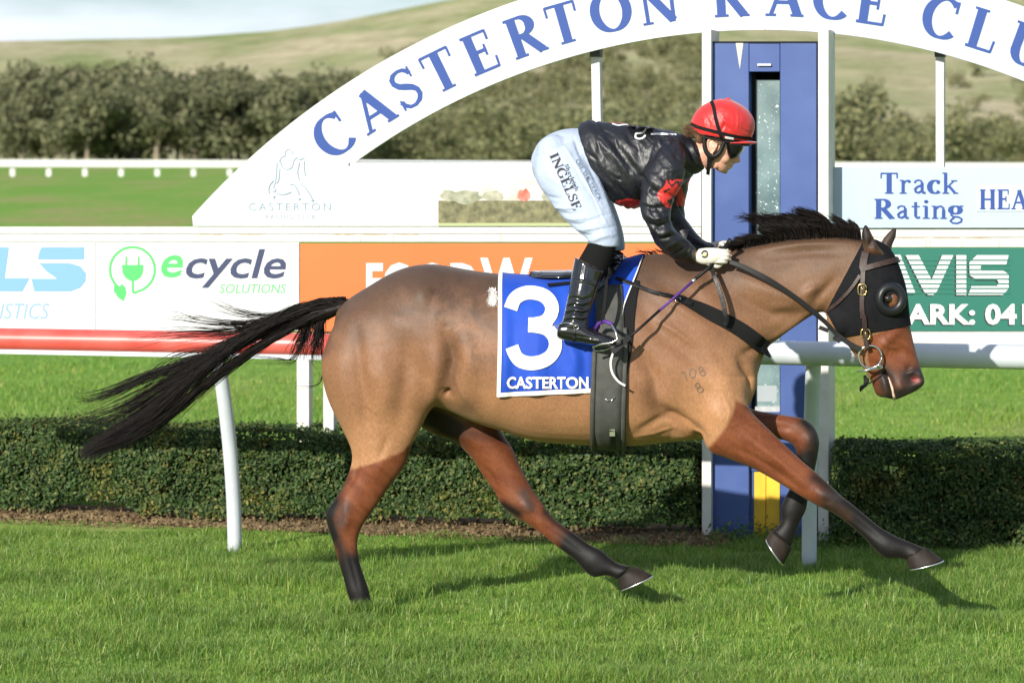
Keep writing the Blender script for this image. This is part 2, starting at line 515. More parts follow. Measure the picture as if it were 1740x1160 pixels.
M_hill = mat("dry_hill_grass", (0.47, 0.41, 0.27), 0.95, 0.05, var=(0.25, 0.29, 0.12), vscale=0.03, vdet=10, stretch=(1.0, 0.6, 2.5))
_t = M_hill.node_tree
_b = _t.nodes["Principled BSDF"]; _s = _b.inputs['Base Color'].links[0].from_socket
_n = _t.nodes.new("ShaderNodeTexNoise"); _n.inputs['Scale'].default_value = 0.16; _n.inputs['Detail'].default_value = 8; _n.inputs['Roughness'].default_value = 0.7
_g = _t.nodes.new("ShaderNodeNewGeometry"); _t.links.new(_g.outputs['Position'], _n.inputs['Vector'])
_r = _t.nodes.new("ShaderNodeMapRange"); _r.inputs['From Min'].default_value = 0.42; _r.inputs['From Max'].default_value = 0.62
_m = _t.nodes.new("ShaderNodeMixRGB"); _m.blend_type = 'MULTIPLY'; _m.inputs[2].default_value = (0.66, 0.68, 0.60, 1)
_t.links.new(_n.outputs['Fac'], _r.inputs[0]); _t.links.new(_r.outputs[0], _m.inputs[0]); _t.links.new(_s, _m.inputs[1]); _t.links.new(_m.outputs[0], _b.inputs['Base Color'])
RX = [-3000, 0, 150, 300, 450, 560, 660, 760, 900, 1100, 1300, 1500, 1800, 5000]
RY = [100, 70, 67, 64, 54, 40, 20, 0, -22, -30, -24, -28, -34, -10]
def hill_z(X, d):
    px = CX + X * FPX / 900.0
    zr = CAMZ + (HY - np.interp(px, RX, RY)) * 900 / FPX
    t = np.clip((d - 372) / (900 - 372), 0, 1)
    s = np.where(t < 1, 0.35 * t + 0.65 * t ** 1.6, 1)
    bump = (fbm(X / 70.0, d / 120.0, 3) - 0.5) * 9 * np.sin(np.pi * np.clip(t, 0, 1))
    fall = np.clip((d - 900) / 700, 0, 1)
    return 1.2 + (zr - 1.2) * s + bump - 40 * fall ** 1.5
ds = np.concatenate([np.linspace(372, 900, 60), np.linspace(915, 1600, 14)])
xs = np.linspace(-900, 900, 160)
D, Xh = np.meshgrid(ds, xs, indexing='ij')
tag(grid_obj("hills", Xh, D + CAMY, hill_z(Xh, D), M_hill), kind="structure")

# ------------------------------------------------------------------ trees beyond the track
M_leafA = leaf_mat("gum_leaves", [(0.07, 0.08, 0.042), (0.15, 0.16, 0.082), (0.215, 0.215, 0.115), (0.15, 0.17, 0.095)], 0.8, 0.1, 0.2)  # leaf tones lightened to carry distant haze, bush leaves below as well
M_leafB = leaf_mat("bush_leaves", [(0.09, 0.10, 0.05), (0.19, 0.20, 0.10), (0.28, 0.265, 0.13), (0.16, 0.18, 0.10)], 0.8, 0.1, 0.2)
M_bark = mat("pale_bark", (0.34, 0.28, 0.22), 0.9, 0.1, var=(0.20, 0.16, 0.12), vscale=3)
def crown_mesh(seed, matl):
    r = np.random.default_rng(seed)
    C = []
    for i in range(12):
        a = r.uniform(0, 2 * math.pi); rad = r.uniform(0.05, 0.34)
        C.append((rad * math.cos(a), rad * math.sin(a), r.uniform(0.10, 0.90), r.uniform(0.13, 0.24)))
    C.append((0, 0, 0.80, 0.2)); C.append((0, 0, 0.45, 0.24))
    n = 2600
    ci = r.integers(0, len(C), n)
    c = np.array(C)[ci]
    d = r.normal(size=(n, 3)); d /= np.linalg.norm(d, axis=1)[:, None]
    rr = c[:, 3] * r.uniform(0.55, 1.08, n)
    p = c[:, :3] + d * rr[:, None] * np.array([1, 1, 0.85])
    nrm = d + r.normal(size=(n, 3)) * 0.6
    nrm /= np.linalg.norm(nrm, axis=1)[:, None]
    a = np.cross(nrm, r.normal(size=(n, 3))); a /= np.linalg.norm(a, axis=1)[:, None]
    b = np.cross(nrm, a)
    s = r.uniform(0.014, 0.036, n)[:, None]
    V = np.stack([p + a * s, p + b * s * 0.7, p - a * s, p - b * s * 0.7], 1).reshape(-1, 3)
    i4 = np.arange(n) * 4
    T = np.concatenate([np.stack([i4, i4 + 1, i4 + 2], 1), np.stack([i4, i4 + 2, i4 + 3], 1)])
    ob = fast_mesh("crown", V, T, matl)
    me = ob.data
    bpy.data.objects.remove(ob)
    return me
def trunk_mesh(seed):
    r = random.Random(seed)
    V, F = tube_geo([(0, 0, -0.05), (0.01, 0, 0.2), (r.uniform(-.04, .04), 0, 0.5), (r.uniform(-.05, .05), 0, 0.8)], [0.028, 0.022, 0.015, 0.006], 6)
    for k in range(4):
        a = r.uniform(0, 6.28); z = r.uniform(0.2, 0.5)
        v, f = tube_geo([(0.0, 0, z), (0.12 * math.cos(a), 0.12 * math.sin(a), z + 0.15), (0.25 * math.cos(a), 0.25 * math.sin(a), z + 0.3)], [0.013, 0.009, 0.004], 5)
        o = len(V); V += v; F += [tuple(o + i for i in q) for q in f]
    me = bpy.data.meshes.new("trunk"); me.from_pydata([tuple(v) for v in V], [], F); me.materials.append(M_bark)
    return me
CROWN_A = [crown_mesh(s, M_leafA) for s in range(5)]
CROWN_B = [crown_mesh(20 + s, M_leafB) for s in range(4)]
TRUNKS = [trunk_mesh(s) for s in range(4)]
tr = random.Random(5)
def tree(px, d, hpx, label, group, kinds, wide=1.0):
    X = (px - CX) * d / FPX
    z = float(gz(d + CAMY)) if d < 372 else float(hill_z(np.array(X), np.array(d)))
    h = hpx * d / FPX
    e = thing("gum_tree", label, "tree", (X, d + CAMY, z - 0.1), group)
    sc_ = h * tr.uniform(0.85, 1.15) * wide
    rz = tr.uniform(0, 6.28)
    for nm, me in (("trunk", tr.choice(TRUNKS)), ("crown", tr.choice(kinds))):
        o = bpy.data.objects.new(nm, me); COL.objects.link(o)
        o.parent = e; o.location = (0, 0, 0); o.scale = (sc_, sc_, h); o.rotation_euler = (0, 0, rz)
ORD = ["first", "second", "third", "fourth", "fifth", "sixth", "seventh", "eighth", "ninth", "tenth", "eleventh", "twelfth", "thirteenth", "fourteenth", "fifteenth", "sixteenth", "seventeenth", "eighteenth", "nineteenth", "twentieth", "twenty-first", "twenty-second", "twenty-third", "twenty-fourth", "twenty-fifth", "twenty-sixth"]
x, k = -8, 0
while x < 575:
    tree(x, tr.uniform(286, 300), tr.uniform(112, 160), "front-row gum tree behind the far rail, %s from the left edge" % ORD[k], "gum trees in the belt behind the far rail", CROWN_A, 1.15)
    tree(x + 14, tr.uniform(310, 335), tr.uniform(150, 195) - 0.03 * max(x, 0), "taller back-row gum tree behind the far rail, %s from the left edge" % ORD[k], "gum trees in the belt behind the far rail", CROWN_A, 1.0)
    x += tr.uniform(22, 34); k += 1
# the wood on the slope reads as one mass
def wood(name, label, spots, seed):
    """spots: (px, distance, height in px, width factor)"""
    r = np.random.default_rng(seed)
    V, T, base = [], [], 0
    n = 950
    for (px, d, hp, wd) in spots:
        X = (px - CX) * d / FPX
        z = float(gz(d + CAMY)) if d < 372 else float(hill_z(np.array(X), np.array(d)))
        h = hp * d / FPX
        nb = 9
        cc = np.stack([r.normal(0, .22, nb), r.normal(0, .22, nb), r.uniform(.12, .85, nb)], 1); cr_ = r.uniform(.15, .27, nb)
        ci = r.integers(0, nb, n)
        dd = r.normal(size=(n, 3)); dd /= np.linalg.norm(dd, axis=1)[:, None]
        p = cc[ci] + dd * (cr_[ci] * r.uniform(.55, 1.08, n))[:, None]
        nn = dd + r.normal(size=(n, 3)) * .6; nn /= np.linalg.norm(nn, axis=1)[:, None]
        a_ = np.cross(nn, r.normal(size=(n, 3))); a_ /= np.linalg.norm(a_, axis=1)[:, None]
        b_ = np.cross(nn, a_)
        s_ = r.uniform(.020, .045, n)[:, None]
        q = np.stack([p + a_ * s_, p + b_ * s_ * .7, p - a_ * s_, p - b_ * s_ * .7], 1).reshape(-1, 3)
        q = q * np.array([h * wd, h * wd, h]) + np.array([X, d + CAMY, z - .1])
        i4 = base + np.arange(n) * 4
        V.append(q); T.append(np.stack([i4, i4 + 1, i4 + 2], 1)); T.append(np.stack([i4, i4 + 2, i4 + 3], 1))
        base += n * 4
    tag(fast_mesh(name, np.concatenate(V), np.concatenate(T), M_leafB), label, "wood", kind="stuff")
sp = []
for d in (300, 335, 372, 415, 460, 510, 565, 615, 660):
    x = 590 + tr.uniform(0, 20) + (d - 300) * 0.25
    while x < 1205:
        sp.append((x, d + tr.uniform(-14, 14), tr.uniform(60, 95) * 330 / d + 8, tr.uniform(1.0, 1.4)))
        x += tr.uniform(26, 40)
wood("wooded_slope", "olive wood covering the slope seen under the left half of the arch", sp, 1)
sp = []
for d in (298, 325, 352, 385):
    x = 1215
    while x < 2300:
        sp.append((x, d + tr.uniform(-10, 10), tr.uniform(50, 80) * (1.5 if tr.random() < .15 else 1) + (42 if 1395 < x < 1470 else 0), tr.uniform(1.0, 1.4)))
        x += tr.uniform(24, 40)
for k in range(9):
    sp.append((tr.uniform(1410, 1760), tr.uniform(430, 620), tr.uniform(25, 45), 1.2))
wood("wood_edge", "olive trees massed at the hill foot right of the tower", sp, 2)

# ------------------------------------------------------------------ far rail
M_white = mat("white_paint", (0.80, 0.80, 0.78), 0.42, 0.5, var=(0.70, 0.70, 0.68), vscale=5)
M_whitefar = mat("white_rail_paint", (0.68, 0.68, 0.67), 0.5, 0.3)
fr = thing("far_running_rail", "long white running rail on short posts across the far side of the track", "rail", GP(200, 297, 150))
L0, L1 = GP(-120, 271, 150), GP(1860, 277.5, 150)
ax = (L1 - L0).normalized()
def bar(name, a, b, h, t, m, parent):
    a, b = Vector(a), Vector(b)
    n = Vector((0, 1, 0))
    vs = [a, b, b - Vector((0, 0, h)), a - Vector((0, 0, h))]
    return prism(name, vs, Vector((0, -1, 0)), t, m, parent)
bar("rail", L0, L1, 11.5 * 150 / FPX, 0.12, M_whitefar, fr)
x = 41
for i in range(8):
    a = GP(x - 20 - 4, 281, 150.2); b = GP(x - 20 + 4, 281, 150.2)
    bar("post", a, b, 0.55, 0.1, M_whitefar, fr)
    x += 61.5

# ------------------------------------------------------------------ hedges
ST = Plane(1300, 14.35, 15)       # the sign structure
HG = Plane(1300, 14.12, 15)       # front of the hedges
RL = Plane(400, 13.65, 15)        # the running rail
M_hleaf = leaf_mat("hedge_leaves", [(0.008, 0.022, 0.008), (0.030, 0.066, 0.018), (0.065, 0.11, 0.030), (0.042, 0.082, 0.022), (0.16, 0.17, 0.055)], 0.55, 0.22, 0.2, (1.9, 1.25, .9), 5.0, .52, .74)
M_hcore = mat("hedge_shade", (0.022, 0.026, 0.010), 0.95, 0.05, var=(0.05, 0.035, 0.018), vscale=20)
M_twig = mat("twig", (0.22, 0.15, 0.08), 0.9, 0.1)
def hedge(label, px0, px1, ztop, dep, n, seed, lift):
    r = np.random.default_rng(seed)
    A, B = HG.G(px0), HG.G(px1)
    e = thing("clipped_hedge", label, "hedge", tuple((A + B) / 2), "hedges in front of the sign")
    t = (B - A); Lg = t.length; t.normalize()
    nrm = np.array(HG.n); tv = np.array(t); up = np.array((0, 0, 1.0)); A0 = np.array(A)
    def rag(s):
        return lift + 0.24 * (fbm(s * 3.1, s * 0 + seed, 5, 3) - 0.42)
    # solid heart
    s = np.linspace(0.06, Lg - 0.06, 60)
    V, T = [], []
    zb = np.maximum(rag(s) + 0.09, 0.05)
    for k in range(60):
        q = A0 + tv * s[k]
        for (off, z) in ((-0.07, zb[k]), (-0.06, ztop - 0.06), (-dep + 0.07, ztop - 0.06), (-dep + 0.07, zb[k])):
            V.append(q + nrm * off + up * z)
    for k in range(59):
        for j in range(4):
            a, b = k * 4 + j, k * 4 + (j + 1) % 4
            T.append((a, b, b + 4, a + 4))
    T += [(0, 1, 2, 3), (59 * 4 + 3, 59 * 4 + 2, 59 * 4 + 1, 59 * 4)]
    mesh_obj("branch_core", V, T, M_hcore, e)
    # leaves
    face = r.choice(4, n, p=[0.58, 0.27, 0.08, 0.07])     # front, top, ends, back
    ss = r.uniform(0, Lg, n); zz = r.uniform(0, 1, n) ** 0.9; oo = r.uniform(0, 1, n)
    lump = (fbm(ss * 6, zz * 4 + seed, 9, 3) - 0.5) * 0.13
    zmin = np.maximum(rag(ss), 0.02)
    z = np.where(face == 1, ztop + r.normal(0, 0.010, n) + (fbm(ss * 4, oo * 2, 8, 3) - 0.5) * 0.07 + np.where(r.random(n) < .04, r.uniform(0, .035, n), 0), zmin + zz * (ztop - zmin))
    jit = np.abs(r.normal(0, 0.026, n))
    off = np.select([face == 0, face == 1, face == 2, face == 3], [lump - jit + 0.015, -oo * dep, -oo * dep, -dep + jit])
    ss = np.where(face == 2, np.where(r.random(n) < 0.5, jit - 0.01, Lg - jit + 0.01), ss)
    p = A0 + tv * ss[:, None] + nrm * off[:, None] + up * z[:, None]
    dirn = np.select([(face == 0)[:, None], (face == 1)[:, None], (face == 2)[:, None], (face == 3)[:, None]],
                     [nrm + up * 0.5, up + nrm * 0.2, np.where(ss[:, None] < Lg / 2, -tv, tv), -nrm])
    dirn = dirn + r.normal(0, 0.55, (n, 3)); dirn /= np.linalg.norm(dirn, axis=1)[:, None]
    a = np.cross(dirn, r.normal(size=(n, 3))); a /= np.linalg.norm(a, axis=1)[:, None]
    b = np.cross(dirn, a)
    sz = r.uniform(0.008, 0.0155, n)[:, None]
    fold = dirn * sz * 0.25
    V = np.stack([p + a * sz, p + b * sz * 0.58 + fold, p - a * sz, p - b * sz * 0.58 + fold], 1).reshape(-1, 3)
    i4 = np.arange(n) * 4
    T = np.concatenate([np.stack([i4, i4 + 1, i4 + 2], 1), np.stack([i4, i4 + 2, i4 + 3], 1)])
    tag(fast_mesh("foliage", V, T, M_hleaf, e), kind="stuff")
    for k in range(int(Lg * 7)):
        s0 = r.uniform(0.05, Lg - 0.05); o0 = r.uniform(-0.3, -0.06)
        q = A0 + tv * s0 + nrm * o0
        tube("stem", [q + up * -0.01, q + up * 0.1 + tv * r.normal(0, 0.03), q + up * 0.22 + tv * r.normal(0, 0.06) + nrm * 0.03], [0.008, 0.006, 0.003], M_twig, e, 5)
    return e
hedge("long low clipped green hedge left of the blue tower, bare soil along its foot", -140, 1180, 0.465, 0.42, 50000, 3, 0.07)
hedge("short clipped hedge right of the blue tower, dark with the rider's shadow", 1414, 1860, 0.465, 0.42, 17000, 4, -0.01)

# bare soil along the foot of the left hedge
M_soil = mat("bare_soil", (0.10, 0.068, 0.036), 0.95, 0.05, var=(0.25, 0.185, 0.105), vscale=22, vdet=9, bump=1.0, bscale=70)
def soil_w(X):
    return -.16 + .62 * fbm(np.asarray(X) * 1.15 + 5, np.asarray(X) * 0 + 3.3, 2, 4) * fbm(np.asarray(X) * 4.5, np.asarray(X) * 0 + 1.1, 7, 2) ** .3
V, F = [], []
N = 200
for i in range(N):
    px = -160 + 1400 * i / (N - 1)
    o1 = float(soil_w(HG.G(px).x)) + .02
    V += [HG.G(px, o1, 0.004), HG.G(px, o1 * 0.45, 0.022), HG.G(px, -0.08, 0.045), HG.G(px, -0.5, 0.02)]
for i in range(N - 1):
    for j in range(3):
        F.append((i * 4 + j, i * 4 + 4 + j, i * 4 + 5 + j, i * 4 + 1 + j))
tag(mesh_obj("soil_strip", V, F, M_soil, None, True), kind="structure")

# crumbs of earth, dead leaves and twigs on that soil
r = np.random.default_rng(77)
n = 2600
pxs = r.uniform(-150, 1230, n); offs = r.uniform(-.05, .24, n)
P0 = np.array([HG.G(a_, b_, .012 + abs(r.normal(0, .010)) + max(0, .03 * (1 - b_ / .15))) for a_, b_ in zip(pxs, offs)])
V, T = [], []
sz = r.uniform(.003, .011, n)
tet = np.array([(1, 0, -.6), (-.5, .87, -.6), (-.5, -.87, -.6), (0, 0, .8)])
A_ = P0[:, None, :] + (tet[None] * r.uniform(.6, 1.4, (n, 4, 3))) * sz[:, None, None]
i4 = np.arange(n) * 4
T = np.concatenate([np.stack([i4, i4 + 1, i4 + 2], 1), np.stack([i4, i4 + 1, i4 + 3], 1), np.stack([i4 + 1, i4 + 2, i4 + 3], 1), np.stack([i4 + 2, i4, i4 + 3], 1)])
M_crumb = leaf_mat("earth_crumbs", [(.06, .04, .022), (.14, .095, .05), (.24, .17, .09), (.33, .25, .13)], .95, .05, 0)
tag(fast_mesh("soil_litter", A_.reshape(-1, 3), T, M_crumb), "crumbs of earth and dead leaves on the bare soil under the hedge", "litter", kind="stuff")

# ------------------------------------------------------------------ the finish structure
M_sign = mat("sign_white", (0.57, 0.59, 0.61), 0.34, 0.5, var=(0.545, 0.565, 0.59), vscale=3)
M_sign2 = mat("sign_white_bluish", (0.47, 0.53, 0.60), 0.36, 0.5, var=(0.44, 0.50, 0.57), vscale=3)  # bluer, duller white for the right arch panel
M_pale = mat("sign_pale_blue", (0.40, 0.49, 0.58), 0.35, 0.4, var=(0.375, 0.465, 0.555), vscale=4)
M_blueink = mat("sign_blue_letters", (0.026, 0.066, 0.26), 0.45, 0.22)
M_greyink = mat("sign_grey_blue_print", (0.20, 0.30, 0.38), 0.4, 0.3)
M_steel = mat("galvanised_steel", (0.42, 0.43, 0.44), 0.5, 0.5, metal=0.4, var=(0.33, 0.34, 0.35), vscale=30)
M_rustline = mat("rust_stain", (0.42, 0.25, 0.12), 0.8, 0.2, var=(0.6, 0.5, 0.38), vscale=30)
M_frame = mat("frame_white", (0.62, 0.615, 0.60), 0.45, 0.4, var=(0.54, 0.515, 0.47), vscale=9, vdet=8)
AX, AY, RI, RO = 1295.0, 1230.0, 1179.0, 1297.0
arch = thing("arch_sign", "large white arched club sign with blue serif letters over the finish tower", "sign", ST.G(900))
def arc_pt(a, R):
    return (AX + R * math.sin(math.radians(a)), AY - R * math.cos(math.radians(a)))
a0 = -48.2
outer = [arc_pt(a, RO) for a in np.linspace(-48.3, 0.2, 44)]
inner = [arc_pt(a, RI) for a in np.linspace(0.2, -36.6, 36)]
loop = [(328, 384)] + outer + inner + [(592, 277), (1191, 277), (1191, 384)]
panel = prism("panel", [ST.P(x_, y_, 0.02) for x_, y_ in loop], ST.n, 0.03, M_sign, arch)
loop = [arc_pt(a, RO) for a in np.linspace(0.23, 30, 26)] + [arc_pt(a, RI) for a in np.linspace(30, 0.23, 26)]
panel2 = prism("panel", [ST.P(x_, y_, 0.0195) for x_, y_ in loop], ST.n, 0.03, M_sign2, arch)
LET = [('C', -36.0), ('A', -32.4), ('S', -29.25), ('T', -26.2), ('E', -22.75), ('R', -19.0), ('T', -15.85), ('O', -12.0), ('N', -8.2),
       ('R', -2.5), ('A', 1.75), ('C', 5.55), ('E', 8.75), ('C', 14.3), ('L', 17.75), ('U', 21.4), ('B', 25.2)]
for ch, ang in LET:
    adv, v, f, l = glyph(ch)
    def fn(a, b, ly, ang=ang, adv=adv):
        R = 1203 + b * 69
        da = math.degrees((a - adv / 2) * 76 / 1238)
        x_, y_ = arc_pt(ang + da, R)
        return ST.P(x_, y_, 0.0225 + 0.0003 * ly)
    letters_obj("letter", v, f, fn, M_blueink, arch, l)
def strokes_obj(name, strokes, wpx, pl, off, matl, parent, conv=lambda p: p):
    V, F = [], []
    for li, s in enumerate(strokes):
        s = catmull([conv(p) for p in s], 4) if len(s) > 2 else np.array([conv(p) for p in s], float)
        v, f = ribbon2d([tuple(q) for q in s], wpx)
        o = len(V)
        V += [pl.P(q[0], q[1], off + 0.0002 * li) for q in v]
        F += [tuple(o + i for i in q) for q in f]
    return mesh_obj(name, V, F, matl, parent)
z8 = lambda p: (p[0] / 2.9 + 320, p[1] / 2.9)
LOGO = [[(476, 768), (478, 748), (494, 737), (511, 747), (516, 762)], [(448, 800), (458, 778), (478, 770)], [(455, 798), (462, 822), (488, 836), (512, 822), (518, 795), (534, 776)],
        [(437, 802), (434, 850), (428, 900), (418, 925)], [(450, 830), (446, 880), (436, 905)], [(530, 774), (548, 788), (572, 778)], [(571, 792), (570, 830), (577, 868)], [(548, 800), (538, 850), (546, 886)],
        [(404, 905), (396, 930), (398, 955)], [(418, 888), (406, 908)], [(420, 925), (430, 935), (424, 945), (414, 940)], [(436, 954), (470, 959), (508, 946)], [(500, 908), (520, 910), (536, 935), (546, 960)],
        [(550, 905), (575, 925), (598, 958), (612, 985)], [(536, 978), (545, 984), (553, 976)], [(600, 986), (610, 992), (618, 984)], [(426, 965), (418, 978)]]
strokes_obj("emblem", LOGO, 1.5, ST, 0.0225, M_greyink, arch, z8)
sans_obj("emblem_lettering", "CASTERTON", ST, 423, 345, 562, 358, 0.0225, M_greyink, arch, -0.008, 0, 1.35)
M_greyink2 = mat("sign_faint_print", (0.27, 0.33, 0.39), 0.4, 0.4)
sans_obj("emblem_lettering", "RACING CLUB", ST, 452, 364.5, 535, 372, 0.0225, M_greyink2, arch, -0.005, 0, 1.35)

# faded photograph banner on the lower board
pb = thing("faded_photo_banner", "faded photo print of a hedge and race riders on the white board", "banner", ST.P(870, 382, 0.02))
M_ban = mat("banner_print_pale", (0.42, 0.39, 0.33), 0.5, 0.3, var=(0.56, 0.56, 0.55), vscale=6)
M_banh = mat("banner_print_hedge", (0.085, 0.085, 0.04), 0.5, 0.3, var=(0.22, 0.205, 0.105), vscale=30, vdet=8)
M_bant = mat("banner_print_trees", (0.20, 0.22, 0.14), 0.5, 0.3, var=(0.40, 0.39, 0.30), vscale=22, vdet=6)
M_banr = mat("banner_print_rider", (0.42, 0.09, 0.05), 0.5, 0.3, var=(0.5, 0.25, 0.2), vscale=20)
M_bw0 = mat("banner_print_white", (0.6, 0.6, 0.6), 0.5, 0.3)
M_bang = mat("banner_print_grass", (0.36, 0.40, 0.20), 0.5, 0.3)
rect("sheet", ST, 744, 306, 1000, 384, 0.0235, 0.003, M_ban, pb)
rect("print_hedge", ST, 745, 341, 1000, 379, 0.0243, 0.0006, M_banh, pb)
rect("print_grass", ST, 745, 379, 1000, 383.5, 0.0243, 0.0006, M_bang, pb)
def blob(name, pl, cx_, cy_, rx_, ry_, off, m, parent, n=14, sd=1):
    r = random.Random(sd)
    return prism(name, [pl.P(cx_ + rx_ * math.cos(-k * 2 * math.pi / n) * r.uniform(.8, 1.15), cy_ + ry_ * math.sin(-k * 2 * math.pi / n) * r.uniform(.8, 1.15), off) for k in range(n)], pl.n, 0.0004, m, parent)
blob("print_trees", ST, 790, 335, 30, 12, 0.0248, M_bant, pb, 16, 2); blob("print_trees", ST, 838, 333, 18, 9, 0.0251, M_bant, pb, 16, 3)
blob("print_rider", ST, 890, 331, 12, 11, 0.0254, M_banr, pb, 14, 4); blob("print_rider", ST, 888, 317, 6, 6, 0.0257, M_bw0, pb, 12, 5); blob("print_trees", ST, 762, 332, 14, 10, 0.0245, M_bant, pb, 12, 9); blob("print_rider", ST, 928, 333, 9, 8, 0.0254, M_bant, pb, 12, 7); blob("print_rider", ST, 926, 322, 5, 5, 0.0257, M_blueink, pb, 12, 8)

# track rating board
tb = thing("track_rating_board", "pale blue board lettered Track Rating, right of the tower", "sign", ST.P(1570, 388))
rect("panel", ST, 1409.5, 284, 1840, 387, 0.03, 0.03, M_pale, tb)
def serif_fit(name, word, x0, x1, ytop, ybase, off, m, parent, pl=ST, track=0.02):
    V, F, Lr = serif_word(word, track)
    w0, w1 = V[:, 0].min(), V[:, 0].max()
    return letters_obj(name, V, F, lambda a, b, ly: pl.P(x0 + (a - w0) / (w1 - w0) * (x1 - x0), ybase + b * (ytop - ybase), off + 0.0002 * ly), m, parent, Lr)
serif_fit("lettering", "Track", 1496, 1628, 293.5, 329, 0.0325, M_blueink, tb)
serif_fit("lettering", "Rating", 1486, 1637, 338, 371.5, 0.0325, M_blueink, tb)
M_plate = mat("plate_white", (0.47, 0.54, 0.62), 0.3, 0.5)
rect("plate", ST, 1659, 315, 1800, 359, 0.034, 0.004, M_plate, tb)
serif_fit("plate_lettering", "HEA", 1665, 1746, 322, 355.5, 0.0365, M_blueink, tb)

# steel frame that carries arch and boards
fm = thing("sign_frame", "white painted steel frame and legs carrying the arch and the boards", "frame", ST.G(1201))
rect("post", ST, 1192.5, 50, 1208.5, 965, 0.20, 0.20, M_frame, fm, 0.003)
rect("post", ST, 1390, 50, 1408, 965, 0.18, 0.20, M_frame, fm, 0.003)
rect("beam", ST, -150, 385.5, 1191, 397, 0.01, 0.06, M_frame, fm, 0.002)
rect("beam", ST, -150, 397.8, 1191, 411, 0.005, 0.06, M_frame, fm, 0.002)
rect("beam", ST, 1409.5, 388, 1840, 403, 0.01, 0.06, M_frame, fm, 0.002)
rect("beam", ST, 1409.5, 403.8, 1840, 420, 0.005, 0.06, M_frame, fm, 0.002)
rect("beam", ST, 1409.5, 563.5, 1840, 590, 0.02, 0.05, M_frame, fm, 0.002)
for k, x_ in enumerate((335, 402, 560, 612, 668, 732, 850)):
    rect("rust_streak", ST, x_, 399, x_ + 1.2, 410, 0.0062, 0.001, M_rustline, fm)
    if k < 5: rect("rust_streak", ST, x_ + 3, 398.3, x_ + 44, 399.6, 0.0064, 0.001, M_rustline, fm)
for x_ in (1573, 1580, 1634, 1697):
    rect("rust_streak", ST, x_, 405, x_ + 1.5, 419, 0.0062, 0.001, M_rustline, fm)
for x_ in (1525, 1586, 1640):
    rect("rust_streak", ST, x_, 404.4, x_ + 45, 405.4, 0.0064, 0.001, M_rustline, fm)
rect("rust_streak", ST, 1500, 386.5, 1840, 388, 0.0125, 0.002, M_rustline, fm)
for x_ in (504, 549):
    rect("leg", ST, x_, 540, x_ + (21 if x_ == 504 else 18), 800, -0.02, 0.06, M_frame, fm, 0.003)
for px_, lab in ((1004, "slim white steel post behind the left half of the arch"), (1590, "slim grey steel post behind the right half of the arch")):
    pt = thing("steel_post", lab, "post", ST.P(px_ + 8, 284, -0.1), "slim posts behind the arch")
    m_ = M_frame if px_ < 1100 else M_steel
    prism("post", [ST.P(px_, 80, -0.08), ST.P(px_ + 14, 80, -0.08), ST.P(px_ + 18 - (4 if px_ > 1100 else 0), 284, -0.08), ST.P(px_ + 4 - (4 if px_ > 1100 else 0), 284, -0.08)], ST.n, 0.05, m_, pt)
    rect("bracket", ST, px_ - 2, 78, px_ + 15, 97, -0.075, 0.06, mat("dark_bracket", (0.06, 0.06, 0.055), 0.6), pt)

# advertising boards
def board(label, x0, x1, y0, y1, m, off=0.03, edge=True):
    e = thing("advertising_board", label, "sign", ST.P((x0 + x1) / 2, y1, off), "advertising boards under the arch")
    rect("panel", ST, x0, y0, x1, y1, off, 0.02, m, e)
    return e
M_bw = mat("board_white", (0.60, 0.61, 0.62), 0.4, 0.4, var=(0.57, 0.58, 0.59), vscale=3)
M_lb = mat("board_light_blue", (0.17, 0.34, 0.62), 0.4, 0.3)
M_gr = mat("board_green", (0.07, 0.62, 0.12), 0.4, 0.4)
M_nv = mat("board_navy", (0.028, 0.04, 0.10), 0.4, 0.4)
M_gl = mat("board_grey_line", (0.47, 0.48, 0.49), 0.5, 0.3)
b1 = board("white board with light blue logistics lettering at the left edge", -150, 162.3, 412, 561, M_bw)
b2 = board("white board with green plug emblem and ecycle lettering", 163.5, 508, 412, 562, M_bw, 0.0305)
S_up = [(70, 420), (143, 420), (143, 441), (64, 441), (66, 430)]
S_dn = [(66, 447), (118, 447), (136, 452), (146, 464), (145, 478), (136, 489), (120, 495), (58, 495), (53, 473.5), (97, 473.5), (80, 462)]
L_ = [(-60, 420), (15, 420), (8, 472.5), (50, 472.5), (38, 495), (-60, 495)]
for pts_ in (S_up, S_dn, L_):
    prism("emblem_letter", [ST.P(a, b, 0.0318) for a, b in pts_], ST.n, 0.001, M_lb, b1)
sans_obj("lettering", "GISTICS", ST, -22, 515, 84, 542, 0.0318, mat("board_pale_blue_print", (0.24, 0.38, 0.55), 0.4, 0.2), b1, 0.0, 0.25)
for k in range(14):
    xa = -100 + k * 46
    xb, ya, yb = xa + 120, 448 + (k % 3) * 6, 413.5
    e_ = b1 if xb < 160 else (b2 if xa > 164 and xb < 500 else None)
    if e_ is not None and not (xa < 160 < xb):
        strokes_obj("pattern_line", [[(xa, ya), (xb, yb)]], 0.8, ST, 0.0311, M_gl, e_)
ring = [(225 + 38 * math.cos(a), 458 - 38 * math.sin(a)) for a in np.linspace(math.radians(-78), math.radians(232), 40)]
strokes_obj("emblem_ring", [ring], 4.2, ST, 0.0318, M_gr, b2)
strokes_obj("emblem_cord", [[(225.5, 472), (225.8, 486), (226, 497)], [(226, 497.5), (233, 496.5)]], 4, ST, 0.0319, M_gr, b2)
prism("emblem_plug", [ST.P(a, b, 0.0322) for a, b in [(207, 450), (244, 450), (243, 463), (238, 472), (230, 477), (221, 477), (213, 472), (208, 463)]], ST.n, 0.001, M_gr, b2)
for x_ in (213, 234):
    rect("emblem_prong", ST, x_, 436, x_ + 3.2, 451, 0.0321, 0.001, M_gr, b2)
